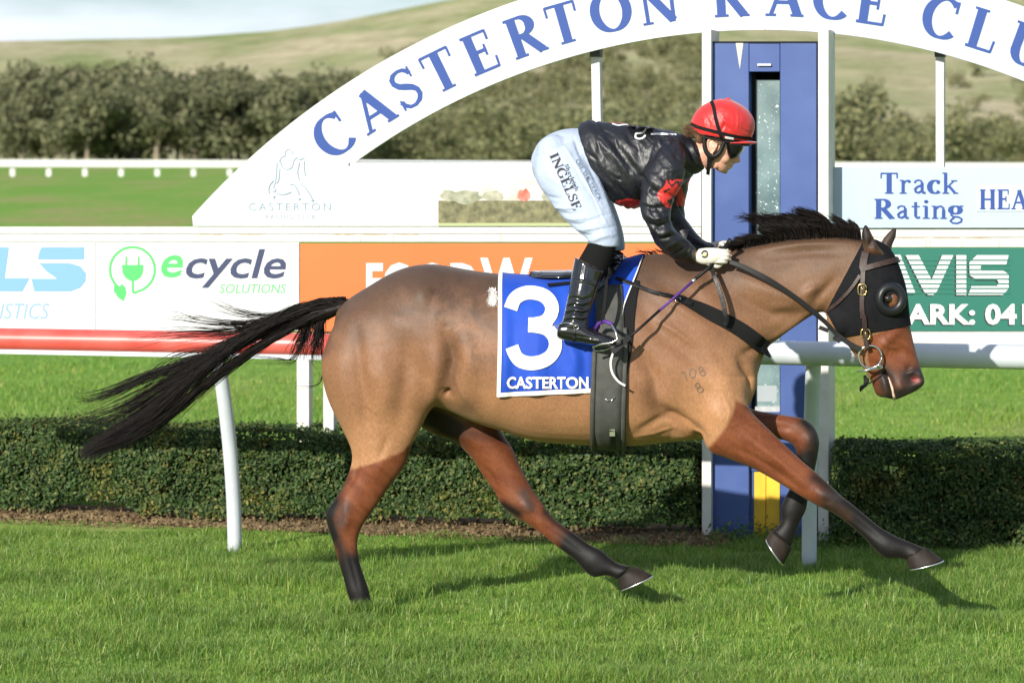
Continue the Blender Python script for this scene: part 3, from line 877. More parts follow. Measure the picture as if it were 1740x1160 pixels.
prism("emblem_leaf", [ST.P(a, b, 0.0322) for a, b in [(194, 482), (203, 487), (207, 482), (213, 488), (215, 498), (210, 512), (200, 505), (193, 494)]], ST.n, 0.001, M_gr, b2)
sans_obj("lettering", "e", ST, 274, 433, 311, 472, 0.0318, M_gr, b2, 0.016, 0.22)
sans_obj("lettering", "cycle", ST, 316, 423, 486, 489, 0.0318, M_nv, b2, 0.014, 0.22)
sans_obj("lettering", "SOLUTIONS", ST, 373, 482.5, 486, 498, 0.0318, M_gr, b2, 0.0, 0.18)
M_or = mat("board_orange", (0.68, 0.135, 0.03), 0.38, 0.4, var=(0.68, 0.16, 0.04), vscale=1.5)
b3 = board("orange board with white lettering behind the horse's back", 509.5, 1190, 414, 563, M_or, 0.031)
sans_obj("lettering", "FOOD", ST, 622, 446, 812, 516, 0.0325, M_bw, b3, 0.03)
sans_obj("lettering", "W", ST, 816, 438, 905, 516, 0.0325, M_bw, b3, 0.03)
sans_obj("lettering", "orks", ST, 908, 447, 1120, 516, 0.0325, M_bw, b3, 0.03)
M_tg = mat("board_green_panel", (0.014, 0.135, 0.098), 0.45, 0.3)
b4 = board("dark green board with striped white lettering behind the horse's head", 1409.5, 1840, 421, 562, M_tg, 0.031)
sh = mat("board_black_shadow", (0.01, 0.02, 0.02), 0.5, 0.3)
def bold_poly(name, pts, off, m, parent, dx=0, dy=0):
    return prism(name, [ST.P(a + dx, b + dy, off) for a, b in pts], ST.n, 0.0006, m, parent)
DV = {'A': [(1470, 503), (1505, 433), (1530, 433), (1556, 499), (1536, 499), (1530, 484), (1505, 484), (1495, 503)],
      'V': [(1539, 433.5), (1561, 433.5), (1583, 475), (1601, 433.5), (1620, 433.5), (1592, 495), (1586, 501), (1577, 501), (1570, 495)],
      'I': [(1625, 433.5), (1642, 433.5), (1642, 501), (1625, 501)],
      'S': [(1660, 433.5), (1714, 433.5), (1710, 449), (1668, 449), (1666, 455), (1668, 460), (1705, 460), (1714, 466), (1714, 490), (1704, 501), (1645, 501), (1651, 486), (1694, 486), (1697, 480), (1694, 475), (1660, 475), (1648, 468), (1647, 446)]}
for k_, p_ in DV.items():
    bold_poly("letter_shadow", p_, 0.0322, sh, b4, -3, 2)
    bold_poly("letter", p_, 0.0332, M_bw, b4)
for k in range(8):
    y_ = 441 + k * 8.0
    rect("letter_stripe", ST, 1466, y_, 1716, y_ + 2.3, 0.0342, 0.0004, M_tg, b4)
for (s_, dx, of_, m_) in (("ARK: 041", -2, 0.0322, sh), ("ARK: 041", 0, 0.0332, M_bw)):
    sans_obj("lettering", s_, ST, 1540 + dx, 516 - dx, 1746 + dx, 552 - dx, of_, m_, b4, 0.04, 0.0, 1.05)

# blue finish tower
M_blue = mat("tower_blue", (0.036, 0.074, 0.235), 0.45, 0.35, var=(0.052, 0.095, 0.27), vscale=5, vdet=8, bump=0.05, bscale=5)
M_yel = mat("tower_yellow", (0.72, 0.46, 0.03), 0.5, 0.4, var=(0.62, 0.36, 0.02), vscale=12)
M_dark = mat("recess_dark", (0.012, 0.013, 0.016), 0.7, 0.2)
M_chip = mat("bare_patch", (0.55, 0.52, 0.45), 0.7, 0.2)
def glass_mat():
    m = mat("dusty_glass", (0.10, 0.16, 0.17), 0.12, 0.6, var=(0.20, 0.28, 0.29), vscale=7, vdet=6)
    t = m.node_tree
    b = t.nodes["Principled BSDF"]
    src = b.inputs['Base Color'].links[0].from_socket
    vo = t.nodes.new("ShaderNodeTexNoise"); vo.inputs['Scale'].default_value = 85; vo.inputs['Detail'].default_value = 2
    co = t.nodes.new("ShaderNodeTexCoord"); t.links.new(co.outputs['Object'], vo.inputs['Vector'])
    rp = t.nodes.new("ShaderNodeValToRGB"); rp.color_ramp.elements[0].position = 0.66; rp.color_ramp.elements[1].position = 0.71
    mx_ = t.nodes.new("ShaderNodeMixRGB"); mx_.inputs[2].default_value = (0.75, 0.8, 0.8, 1)
    t.links.new(vo.outputs['Fac'], rp.inputs[0]); t.links.new(rp.outputs[0], mx_.inputs[0]); t.links.new(src, mx_.inputs[1]); t.links.new(mx_.outputs[0], b.inputs['Base Color'])
    return m
tw = thing("finish_tower", "tall blue finish tower with a narrow dusty window slot, behind the rider", "tower", ST.G(1300))
rect("side_panel", ST, 1211, 73, 1272.5, 965, 0.16, 0.42, M_blue, tw, 0.003)
rect("side_panel", ST, 1325.5, 73, 1387.5, 965, 0.16, 0.42, M_blue, tw, 0.003)
rect("header_panel", ST, 1273, 73.5, 1325, 122, 0.156, 0.40, M_blue, tw, 0.002)
rect("back_panel", ST, 1273, 122.5, 1325, 965, -0.10, 0.10, M_dark, tw)
rect("window_pane", ST, 1284, 136, 1325, 690, 0.07, 0.006, glass_mat(), tw)
rect("window_frame", ST, 1273.2, 122.5, 1283.8, 792, 0.08, 0.02, M_dark, tw)
rect("lower_panel", ST, 1273, 700, 1325, 800, 0.13, 0.03, M_blue, tw)
rect("window_sill", ST, 1283, 690.5, 1325, 699.5, 0.10, 0.04, M_steel, tw)
rect("yellow_board", ST, 1281, 801, 1301, 965, 0.12, 0.02, M_yel, tw, 0.002)
rect("yellow_board", ST, 1302, 801, 1325, 965, 0.127, 0.02, M_yel, tw, 0.002)
rect("side_strip", ST, 1273, 801, 1280.6, 965, 0.125, 0.02, M_blue, tw)
prism("paint_chip", [ST.P(a, b, 0.1615) for a, b in [(1250, 73), (1263, 73), (1257, 118), (1253.5, 95)]], ST.n, 0.001, M_chip, tw)
rect("roof_edge", ST, 1209.5, 70.5, 1389, 73, 0.165, 0.43, M_dark, tw)
rect("lamp_fitting", ST, 1287, 108.5, 1310, 112, 0.17, 0.012, M_bw, tw)
rect("pane_reflection", ST, 1286, 655, 1320, 682, 0.0712, 0.001, mat("reflection_grey", (0.30, 0.34, 0.36), .5), tw)  # flat grey sheet standing in for a pale reflection in the pane

# ------------------------------------------------------------------ the near running rail
M_red = mat("rail_red", (0.58, 0.07, 0.055), 0.36, 0.55, var=(0.62, 0.12, 0.10), vscale=6)
M_rw = mat("rail_white", (0.56, 0.60, 0.65), 0.35, 0.5, var=(0.50, 0.54, 0.59), vscale=10)
rr_ = thing("running_rail", "near running rail on curved white posts, red on the left and white on the right", "rail", RL.G(390))
ZR = 0.988
def rp(px, off=0, z=ZR):
    return RL.G(px, off, z)
tube("rail_section", [rp(p) for p in np.linspace(-160, 640, 6)], 0.0530, M_red, rr_, 24)
tube("rail_section", [rp(p) for p in np.linspace(641, 1900, 6)], 0.0530, M_rw, rr_, 24)
tube("rail_joint", [rp(632), rp(650)], 0.0555, M_rw, rr_, 24)
prism("rail_lip", [rp(-160, 0.03, ZR - 0.045), rp(632, 0.03, ZR - 0.045), rp(632, 0.03, ZR - 0.066), rp(-160, 0.03, ZR - 0.066)], RL.n, 0.05, M_rw, rr_)
for foot, top in ((GP(399, 938, 13.86), rp(366)), (GP(1375, 966, 13.31), rp(1383, -0.02))):
    foot = Vector(foot); foot.z = -0.03
    pts = []
    for s in np.linspace(0, 1, 12):
        f = s ** 2.0
        pts.append(Vector((foot.x + (top.x - foot.x) * f, foot.y + (top.y - foot.y) * f, foot.z + (top.z - foot.z) * s)))
    tube("post", pts, 0.034, M_rw, rr_, 16)
# ------------------------------------------------------------------ lofted bodies
def loft_geo(st, seg=28, per=4, scale=1.0, wshift=0.0):
    """st rows: x1,y1,x2,y2 (the two silhouette edges in the photo), w (lateral place), rw (lateral half width), [n superellipse], [egg: + wider at the second edge]"""
    rows = []
    for s in st:
        s = list(s) + [2.0, 0.0][max(0, len(s) - 6):]
        rows.append(s[:8])
    R = catmull(rows, per)
    V, F = [], []
    for (x1, y1, x2, y2, w_, rw, n_, eg) in R:
        A, B = H(x1, y1, w_ + wshift), H(x2, y2, w_ + wshift)
        C, hv = (A + B) / 2, (B - A) / 2 * scale
        for k in range(seg):
            a = 2 * math.pi * k / seg
            ca, sa = math.cos(a), math.sin(a)
            fx = math.copysign(abs(ca) ** (2 / n_), ca)
            fy = math.copysign(abs(sa) ** (2 / n_), sa)
            V.append(C + hv * fx + Vector((0, rw * scale * fy * (1 + eg * fx), 0)))
    m = len(R)
    for i in range(m - 1):
        for k in range(seg):
            k2 = (k + 1) % seg
            F.append((i * seg + k, i * seg + k2, (i + 1) * seg + k2, (i + 1) * seg + k))
    F.append(tuple(reversed(range(seg))))
    F.append(tuple(range((m - 1) * seg, m * seg)))
    return V, F
def ell_geo(px, py, w_, rx, ry, rw, rot=0.0, seg=16):
    """ellipsoid, radii rx, ry in photo pixels, rw in metres"""
    C = H(px, py, w_)
    k = 12.0 / FPX
    V, F = [], []
    cr_, sr_ = math.cos(rot), math.sin(rot)
    rings = seg // 2
    for i in range(rings + 1):
        th = math.pi * i / rings
        for j in range(seg):
            ph = 2 * math.pi * j / seg
            x_, y_, z_ = math.sin(th) * math.cos(ph) * rx * k, math.sin(th) * math.sin(ph) * rw, math.cos(th) * ry * k
            V.append(C + Vector((x_ * cr_ + z_ * sr_, y_, -x_ * sr_ + z_ * cr_)))
    for i in range(rings):
        for j in range(seg):
            j2 = (j + 1) % seg
            F.append((i * seg + j, i * seg + j2, (i + 1) * seg + j2, (i + 1) * seg + j))
    return V, F
def chain_geo(pts, seg=10):
    """rounded chain: rows px,py,w,radius(m)"""
    R = catmull(pts, 4)
    V, F = tube_geo([H(r[0], r[1], r[2]) for r in R], [r[3] for r in R], seg)
    for r in (R[0], R[-1]):
        v, f = ell_geo(r[0], r[1], r[2], r[3] * 420, r[3] * 420, r[3], 0, 10)
        o = len(V); V += v; F += [tuple(o + i for i in q) for q in f]
    return V, F
def join(parts):
    V, F = [], []
    for v, f in parts:
        o = len(V); V += v; F += [tuple(o + i for i in q) for q in f]
    return V, F
def remesh(parts, voxel, smooth_it=6, fac=0.5):
    V, F = join(parts)
    ob = mesh_obj("tmp_remesh", V, F)
    bm = bmesh.new(); bm.from_mesh(ob.data)
    bmesh.ops.recalc_face_normals(bm, faces=bm.faces)
    bm.to_mesh(ob.data); bm.free()
    md = ob.modifiers.new("r", 'REMESH'); md.mode = 'VOXEL'; md.voxel_size = voxel; md.adaptivity = 0
    if smooth_it:
        sm = ob.modifiers.new("s", 'SMOOTH'); sm.iterations = smooth_it; sm.factor = fac
    dg = bpy.context.evaluated_depsgraph_get()
    me = bpy.data.meshes.new_from_object(ob.evaluated_get(dg))
    old = ob.data
    bpy.data.objects.remove(ob); bpy.data.meshes.remove(old)
    return me
def get_v(me):
    v = np.empty(len(me.vertices) * 3, dtype=np.float32); me.vertices.foreach_get("co", v)
    return v.reshape(-1, 3).astype(float)
def get_n(me):
    v = np.empty(len(me.vertices) * 3, dtype=np.float32); me.vertices.foreach_get("normal", v)
    return v.reshape(-1, 3).astype(float)
def set_v(me, v):
    me.vertices.foreach_set("co", np.asarray(v, dtype=np.float32).ravel()); me.update()
def seg_dist(px, py, pts, along=False):
    d = np.full(px.shape, 1e9); s_ = np.zeros(px.shape); k_, m_ = 0, len(pts) - 1
    for (x1, y1), (x2, y2) in zip(pts[:-1], pts[1:]):
        vx, vy = x2 - x1, y2 - y1
        t = np.clip(((px - x1) * vx + (py - y1) * vy) / (vx * vx + vy * vy + 1e-9), 0, 1)
        dn = np.hypot(px - x1 - t * vx, py - y1 - t * vy)
        if along: s_ = np.where(dn < d, (k_ + t) / m_, s_)
        d = np.minimum(d, dn); k_ += 1
    return (d, s_) if along else d
def sculpt(me, strokes, gain=1.0):
    """strokes: (points, radius px, height px, side) raised (+) or cut (-) along the surface normal"""
    v, n = get_v(me), get_n(me)
    px, py = Hpx(v)
    disp = np.zeros(len(v))
    lat = sstep(0.15, 0.6, np.abs(n[:, 1]))
    for pts, rad, hgt, side in strokes:
        hgt = hgt * (gain if side == '' else (1.7 if gain > 1.8 else 1.0))
        dd_, tt_ = seg_dist(px, py, pts, True)
        g = np.exp(-(dd_ / rad) ** 2) * hgt * (.25 + .75 * np.sin(np.pi * np.clip(tt_, 0, 1)))
        if side == 'n': g = g * (n[:, 1] < 0.1) * (v[:, 1] < 0.06)
        if side == 'f': g = g * (v[:, 1] > 0.02)
        disp += g * lat
    v += n * (disp * 12.0 / FPX)[:, None]
    set_v(me, v)
def in_poly(px, py, poly):
    c = np.zeros(px.shape, bool)
    n = len(poly)
    for i in range(n):
        x1, y1 = poly[i]; x2, y2 = poly[(i + 1) % n]
        cond = (y1 > py) != (y2 > py)
        xin = (x2 - x1) * (py - y1) / (y2 - y1 + 1e-12) + x1
        c ^= cond & (px < xin)
    return c
def set_col(me, col, name="coat"):
    at = me.color_attributes.new(name, 'FLOAT_COLOR', 'POINT')
    c = np.ones((len(me.vertices), 4), dtype=np.float32); c[:, :3] = col
    at.data.foreach_set("color", c.ravel())
def bvh_of(me):
    return BVHTree.FromPolygons([tuple(v.co) for v in me.vertices], [tuple(p.vertices) for p in me.polygons])

# ------------------------------------------------------------------ the horse
trunk = [
 (574, 522, 566, 590, 0, .05), (598, 503, 585, 650, 0, .16), (625, 487, 615, 680, 0, .215, 2.2), (660, 466, 650, 692, 0, .245, 2.2),
 (692, 453, 695, 690, 0, .27, 2.2), (723, 448, 735, 688, 0, .278, 2.2), (753, 450, 772, 700, 0, .28, 2.2, .03), (784, 456, 800, 713, 0, .282, 2.2, .05), (816, 461, 830, 724, 0, .288, 2.2, .05), (850, 465, 862, 733, 0, .295, 2.2, .05),
 (910, 469, 910, 748, 0, .30, 2.2, .05), (970, 467, 965, 754, 0, .298, 2.15, .08), (1030, 453, 1028, 757, 0, .282, 2.1, .15), (1088, 433, 1085, 757, 0, .262, 2.1, .24),
 (1135, 431, 1130, 752, 0, .245, 2.1, .24), (1185, 442, 1172, 748, 0, .225, 2.1, .18), (1232, 480, 1218, 742, 0, .20, 2.2, .10), (1268, 545, 1255, 722, 0, .155, 2.2), (1285, 600, 1275, 690, 0, .09)]
neck = [
 (1085, 440, 1215, 735, 0, .15, 2.1, .25), (1140, 430, 1262, 690, 0, .145, 2.1, .25), (1190, 427, 1288, 635, 0, .125, 2.1, .28), (1240, 422, 1302, 595, 0, .103, 2.1, .28), (1290, 413, 1324, 575, 0, .09, 2.1, .26),
 (1340, 404, 1351, 555, 0, .081, 2.1, .22), (1390, 401, 1378, 537, 0, .076, 2.1, .18), (1430, 402, 1392, 531, 0, .074, 2.1, .1), (1468, 406, 1408, 530, 0, .072)]
head = [
 (1466, 406, 1400, 505, 0, .062), (1484, 408, 1402, 528, 0, .076), (1503, 417, 1407, 545, 0, .087), (1518, 434, 1412, 557, 0, .096, 2.3), (1529, 460, 1420, 569, 0, .101, 2.3), (1537, 486, 1430, 577, 0, .099, 2.3),
 (1541, 512, 1440, 586, 0, .090, 2.3), (1544, 540, 1450, 601, 0, .078, 2.3), (1549, 566, 1461, 617, 0, .066, 2.3), (1555, 592, 1471, 633, 0, .057, 2.2), (1561, 614, 1480, 647, 0, .054, 2.2),
 (1567, 632, 1485, 661, 0, .056, 2.2), (1571, 645, 1492, 671, 0, .056, 2.2), (1570, 653, 1507, 676, 0, .050), (1560, 662, 1522, 679, 0, .038)]
hind_near = [
 (625, 500, 715, 490, -.09, .05),
 (575, 540, 735, 520, -.13, .10), (552, 590, 760, 590, -.145, .125), (546, 625, 768, 640, -.15, .130), (552, 662, 752, 676, -.15, .118), (564, 695, 733, 696, -.148, .102),
 (581, 728, 716, 727, -.145, .085), (597, 764, 698, 762, -.142, .071), (596, 792, 687, 792, -.14, .060), (581, 829, 661, 828, -.138, .052), (565, 853, 641, 857, -.136, .047),
 (554, 871, 626, 878, -.135, .044), (556, 890, 614, 897, -.134, .039), (563, 912, 607.5, 920, -.133, .034), (573.5, 947, 610, 950, -.133, .029), (583, 980, 620, 982, -.133, .029), (589, 1003, 627, 1003, -.133, .033), (594, 1019, 630, 1017, -.133, .031), (599, 1034, 636, 1030, -.133, .034)]
hind_far = [
 (630, 505, 730, 495, .09, .05),
 (600, 550, 765, 540, .12, .10), (640, 630, 800, 620, .135, .115), (680, 690, 832, 690, .14, .105), (722, 730, 855, 738, .14, .09), (766, 747, 870, 760, .14, .078),
 (798, 773, 881, 785, .14, .064), (819, 805, 893, 810, .14, .053), (841, 836, 908, 836, .14, .048), (852, 858, 919, 851, .14, .047), (873, 876, 932, 870, .14, .042),
 (897, 890, 945, 884, .14, .035), (923, 909, 953, 890, .14, .029), (950, 931, 979, 908, .14, .028), (977, 951, 1003, 925, .14, .029), (991, 967, 1022, 934, .14, .035), (1008, 980, 1038, 948, .14, .033), (1030, 977, 1052, 957, .14, .029), (1048, 984, 1072, 961, .14, .034)]
fore_near = [
 (1165, 560, 1255, 590, -.12, .07), (1178, 650, 1264, 645, -.14, .085), (1188, 715, 1270, 682, -.148, .090), (1203, 763, 1281, 702, -.15, .083), (1236, 779, 1312, 734, -.148, .069),
 (1276, 794, 1342, 763, -.145, .058), (1308, 811, 1366, 785, -.142, .050), (1340, 830, 1391, 806, -.14, .044), (1370, 848, 1412, 825, -.14, .043), (1393, 861, 1431, 843, -.14, .042),
 (1415, 871, 1448, 856, -.14, .035), (1438, 887, 1466, 871, -.14, .028), (1466, 911, 1493, 893, -.14, .027), (1487, 934, 1516, 907, -.14, .034), (1505, 948, 1533, 915, -.14, .034), (1528, 948, 1551, 922, -.14, .029), (1540, 951, 1571, 931, -.14, .035)]
fore_far = [
 (1200, 640, 1200, 740, .12, .07), (1242, 672, 1235, 755, .14, .075), (1277, 693, 1270, 750, .14, .062), (1309, 700, 1303, 744, .14, .050), (1340, 706, 1333, 748, .14, .044),
 (1366, 711, 1348, 756, .14, .043), (1384, 726, 1352, 764, .14, .042), (1392, 748, 1354, 772, .14, .039), (1390, 772, 1354, 783, .14, .034), (1385, 797, 1352, 800, .14, .028), (1378, 825, 1346, 822, .14, .028),
 (1373, 848, 1337, 838, .14, .032), (1369, 868, 1327, 862, .14, .033), (1359, 886, 1328, 880, .14, .029), (1352, 906, 1324, 890, .14, .031), (1345, 928, 1312, 901, .14, .034)]
def ear(cx0, cy0, cx1, cy1, tipx, tipy, w_):
    # base pair, mid pair, tip
    return [(cx0 - 14, cy0 + 3, cx0 + 20, cy0 + 14, w_, .022), (cx0 - 12, cy0 - 16, cx0 + 13, cy0 - 8, w_ * 1.05, .022), (cx1 - 10, cy1 - 2, cx1 + 9, cy1 + 2, w_ * 1.1, .019), ((cx1 + tipx) / 2 - 8, (cy1 + tipy) / 2, (cx1 + tipx) / 2 + 6, (cy1 + tipy) / 2, w_ * 1.15, .014), (tipx - 2, tipy + 2, tipx + 2, tipy + 2, w_ * 1.15, .004)]
ear_n = [(1470, 428, 1504, 432, -.05, .024), (1466, 414, 1495, 421, -.055, .024), (1463.5, 401, 1486, 406, -.058, .020), (1465, 390, 1479, 392, -.060, .014), (1469, 381, 1473, 381, -.061, .005)]
ear_f = [(1490, 428, 1515, 432, .05, .022), (1496, 413, 1516, 418, .055, .022), (1503, 402, 1522, 404, .058, .018), (1512, 392, 1524, 392, .060, .012), (1522, 385, 1524.5, 385, .061, .004)]
parts = [loft_geo(trunk, 40), loft_geo(neck, 32), loft_geo(head, 32), loft_geo(hind_near), loft_geo(hind_far), loft_geo(fore_near), loft_geo(fore_far), loft_geo(ear_n, 16), loft_geo(ear_f, 16),
         ell_geo(1500, 660, 0, 15, 15, .034), ell_geo(1190, 640, -.13, 75, 95, .10, -0.2), ell_geo(1190, 640, .13, 75, 95, .10, -0.2), ell_geo(1262, 640, -.06, 26, 50, .09), ell_geo(1262, 640, .06, 26, 50, .09),
         ell_geo(1510, 505, -.078, 20, 20, .025), ell_geo(1510, 505, .078, 20, 20, .025), ell_geo(1555, 645, -.042, 16, 13, .016), ell_geo(1555, 645, .042, 16, 13, .016),
         ell_geo(1430, 545, -.06, 26, 22, .03), ell_geo(1430, 545, .06, 26, 22, .03)]
body_me = remesh(parts, 0.0062, 6, 0.5)
def relax(me, it, weight_fn):
    """even out the joins between muscles; weight 0..1 for each point"""
    v = get_v(me)
    e = np.empty(len(me.edges) * 2, dtype=np.int32); me.edges.foreach_get("vertices", e); e = e.reshape(-1, 2)
    n_ = len(v)
    deg = np.bincount(e.ravel(), minlength=n_).astype(float)
    px_, py_ = Hpx(v)
    wt_ = (weight_fn(px_, py_, v[:, 1]) * .55)[:, None]
    for k in range(it):
        s_ = np.stack([np.bincount(e[:, 0], v[e[:, 1], j], n_) + np.bincount(e[:, 1], v[e[:, 0], j], n_) for j in range(3)], 1) / deg[:, None]
        v = v + (s_ - v) * wt_
    set_v(me, v)
relax(body_me, 45, lambda x, y, w_: sstep(1, 0, y / 1e9) * 0 + sstep(740, 690, y) * (1 - sstep(1285, 1330, x)) * sstep(560, 600, x))
relax(body_me, 12, lambda x, y, w_: sstep(1400, 1300, x) * sstep(780, 700, y) )
sculpt(body_me, [
 ([(1105, 490), (1150, 520), (1215, 565)], 9, 3.0, ''), ([(1125, 480), (1180, 505), (1235, 560)], 16, -3.0, ''), ([(1090, 520), (1115, 560), (1180, 615), (1225, 640)], 13, -2.6, ''),
 ([(1130, 590), (1190, 640), (1240, 660)], 20, 2.5, ''), ([(1090, 600), (1112, 640), (1120, 690)], 13, -5.0, ''), ([(1118, 690), (1160, 716), (1198, 745)], 9, -5.5, ''), ([(1140, 735), (1180, 748)], 14, 3.5, ''),
 ([(1255, 610), (1276, 640), (1280, 675)], 6, -4.0, ''), ([(1262, 600), (1290, 590), (1310, 577)], 7, -3.0, ''),
 ([(1250, 470), (1320, 500), (1385, 512)], 14, 3.5, ''), ([(1240, 500), (1310, 535), (1365, 535)], 11, -3.5, ''), ([(1300, 583), (1345, 553), (1380, 530)], 6, 2.5, ''), ([(1378, 520), (1400, 495), (1420, 470)], 8, -2.4, ''), ([(1365, 500), (1390, 485)], 8, 3, ''),
 ([(1290, 425), (1360, 416), (1450, 412)], 5, 1.8, ''), ([(1300, 437), (1380, 428), (1440, 430)], 9, -2.0, ''),
 ([(758, 560), (768, 610), (757, 660)], 12, -6.0, ''), ([(785, 560), (800, 620), (790, 680)], 16, 2.5, ''), ([(735, 600), (742, 640), (730, 690)], 12, 3.0, ''),
 ([(640, 590), (655, 650), (650, 720)], 18, 2.8, ''), ([(690, 570), (690, 640), (680, 720)], 14, -2.6, ''), ([(605, 560), (612, 640), (630, 740)], 11, -3.0, ''), ([(575, 590), (580, 650), (605, 730)], 12, 2.2, ''),
 ([(700, 490), (735, 505)], 20, 3.0, ''), ([(640, 500), (690, 530), (740, 545)], 18, -2.0, ''),
 ([(610, 770), (600, 810), (575, 845)], 6, -3.4, 'n'), ([(650, 770), (635, 815)], 14, 2.2, 'n'), ([(586, 850), (590, 880), (583, 905)], 8, 2.5, 'n'), ([(588, 925), (600, 965), (612, 1010)], 4.5, -1.0, 'n'),
 ([(820, 790), (846, 830)], 6, -2.5, 'f'), ([(886, 850), (905, 870)], 8, 2.5, 'f'), ([(925, 893), (985, 938)], 4, -.9, 'f'),
 ([(1262, 735), (1320, 780), (1370, 822)], 6, 2.2, 'n'), ([(1250, 760), (1310, 795), (1365, 835)], 6, -2.6, 'n'), ([(1290, 735), (1340, 775)], 7, -2.0, 'n'), ([(1385, 833), (1415, 848)], 9, 2.6, 'n'), ([(1402, 842), (1408, 858)], 5, -1.6, 'n'), ([(1440, 873), (1500, 920)], 4.5, -1.0, 'n'),
 ([(1315, 722), (1345, 730)], 6, -2.0, 'f'), ([(1372, 735), (1378, 760)], 8, 2.4, 'f'), ([(1372, 790), (1358, 840)], 4.5, -.9, 'f'),
 ([(1495, 622), (1512, 645), (1518, 677)], 3.5, -5.5, ''), ([(1546, 639), (1559, 645)], 7.5, -9, ''), ([(1540, 636), (1552, 631), (1566, 637)], 4, 3.0, ''), ([(1500, 640), (1507, 672)], 6, 1.5, ''), ([(1525, 645), (1535, 668)], 8, 2.0, ''),
 ([(1530, 560), (1500, 585), (1490, 605)], 8, 2.2, ''), ([(1510, 600), (1540, 600)], 10, -2.0, ''), ([(1540, 620), (1548, 632)], 6, -1.5, ''),
 ([(1476, 420), (1484, 405)], 4.5, -3.0, 'n'),
 ([(1110, 540), (1150, 565), (1185, 590)], 5, 1.6, ''), ([(1080, 735), (1120, 712), (1150, 704)], 7, -2.2, ''), ([(1130, 712), (1165, 728), (1190, 742)], 7, 2.6, ''), ([(880, 560), (900, 640), (940, 710)], 30, 1.2, ''), ([(755, 664), (764, 672)], 6, -5, ''), ([(772, 640), (790, 672), (815, 705)], 5, 1.8, ''), ([(1205, 690), (1240, 720)], 14, 2.0, ''), ([(1215, 600), (1250, 640), (1255, 680)], 12, -1.6, ''), ([(625, 620), (640, 660)], 10, 1.5, ''), ([(660, 740), (640, 790)], 6, -1.2, ''), ([(1300, 470), (1345, 455), (1400, 450)], 14, -1.2, ''), ([(1310, 520), (1350, 520)], 8, 1.4, ''),
 ([(1075, 742), (1110, 736), (1150, 722)], 2.6, .9, ''), ([(620, 700), (640, 730), (650, 765)], 2.4, .6, ''), ([(600, 660), (622, 690), (640, 700)], 2.2, .5, ''), ([(1225, 665), (1240, 690), (1238, 715)], 2.4, .7, ''), ([(1490, 575), (1510, 590), (1530, 592)], 2.2, .8, ''), ([(1500, 565), (1508, 590), (1500, 612)], 2.4, .7, ''),
], 2.0)
# rib and coat relief
v = get_v(body_me); n = get_n(body_me)
px, py = Hpx(v)
ribs = 0 * np.sin((px + (py - 600) * 0.35) / 6.4) * sstep(830, 880, px) * (1 - sstep(1060, 1100, px)) * sstep(560, 620, py) * (1 - sstep(700, 745, py)) * 0.0008
soft = (fbm(px / 55, py / 55, 4, 3) - 0.5) * 0.005 * ((py < 760) & (px < 1290) & (px > 560))
v += n * ((ribs + soft) * sstep(0.2, 0.6, np.abs(n[:, 1])))[:, None]
set_v(body_me, v)
HB = bvh_of(body_me)

# coat colours: clipped bay body, unclipped red-bay legs, black points
v = get_v(body_me); px, py = Hpx(v); W = v[:, 1]
def lerp(a, b, t):
    return a + (b - a) * t[:, None]
c_top, c_mid, c_bel = np.array((.082, .048, .032)), np.array((.24, .118, .062)), np.array((.42, .215, .104))
nz1 = fbm(px / 38, py / 38, 21, 4) - 0.5
hgt = np.clip((py + nz1 * 70 - np.interp(px, [560, 760, 1000, 1150, 1300, 1460], [505, 452, 462, 440, 412, 402])) / np.interp(px, [560, 1150, 1300, 1460], [290, 290, 200, 140]), 0, 1.2)
col = np.where((hgt < 0.5)[:, None], lerp(c_top[None], c_mid[None], sstep(0, 0.5, hgt)), lerp(c_mid[None], c_bel[None], sstep(0.45, 1.1, hgt)))
neckm = sstep(1180, 1330, px) * (py < 640)
col = lerp(col, np.array((.150, .080, .042))[None] * (0.75 + 0.6 * hgt[:, None]), neckm * 0.75)
# colour brushed into the coat; hollows get shade painted in
def paint(pts, rad, c, alpha, side='', soft_=True):
    global col
    g = np.exp(-(seg_dist(px, py, pts) / rad) ** 2) * alpha
    if side == 'n': g = g * (W < 0.03)
    if side == 'f': g = g * (W > 0.0)
    col = lerp(col, np.array(c)[None], np.clip(g, 0, 1))
dap = fbm(px / 17 + fbm(px / 30, py / 30, 77, 2) * 2, py / 19, 31, 4)
dm = np.exp(-(seg_dist(px, py, [(720, 500), (790, 520), (800, 570)]) / 60) ** 2) * sstep(0.38, 0.72, dap) * 0.6
col = lerp(col, np.array((.055, .034, .024))[None], dm)
paint([(1100, 670), (1112, 690)], 22, (.115, .055, .028), .7)  # shade of the hollow behind the elbow, painted into the coat
paint([(765, 590), (765, 650)], 16, (.085, .045, .025), .7)  # shade of the flank hollow, painted into the coat
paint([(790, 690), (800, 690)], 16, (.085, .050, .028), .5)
red = np.array((.150, .042, .016))
redl = np.array((.205, .066, .027))
def edge(line, sgn_fn, wdt=4.5):
    """soft clip line: signed distance in px from a line in the photo"""
    d_ = seg_dist(px, py, line)
    return sstep(-wdt, wdt, np.where(sgn_fn, d_, -d_))
jag = (fbm(px / 9, py / 9, 41, 2) - 0.5) * 4
nh_y = np.interp(px, [540, 600, 640, 680, 706, 730], [802, 797, 786, 768, 748, 735])
m_nh = ((W < 0) & (px < 740)) * sstep(-4, 4, py + jag * 1.6 - nh_y)
m_fh = ((W > 0.02) & (px > 700) & (px < 1130) & (py > 700)) * sstep(-6, 6, (px - 745) * 0.3 + (py - 730))
poly_nf = [(1250, 680), (1262, 686), (1280, 695), (1420, 800), (1640, 940), (1600, 1000), (1200, 800), (1190, 772), (1202, 764), (1216, 748), (1234, 725), (1245, 702)]
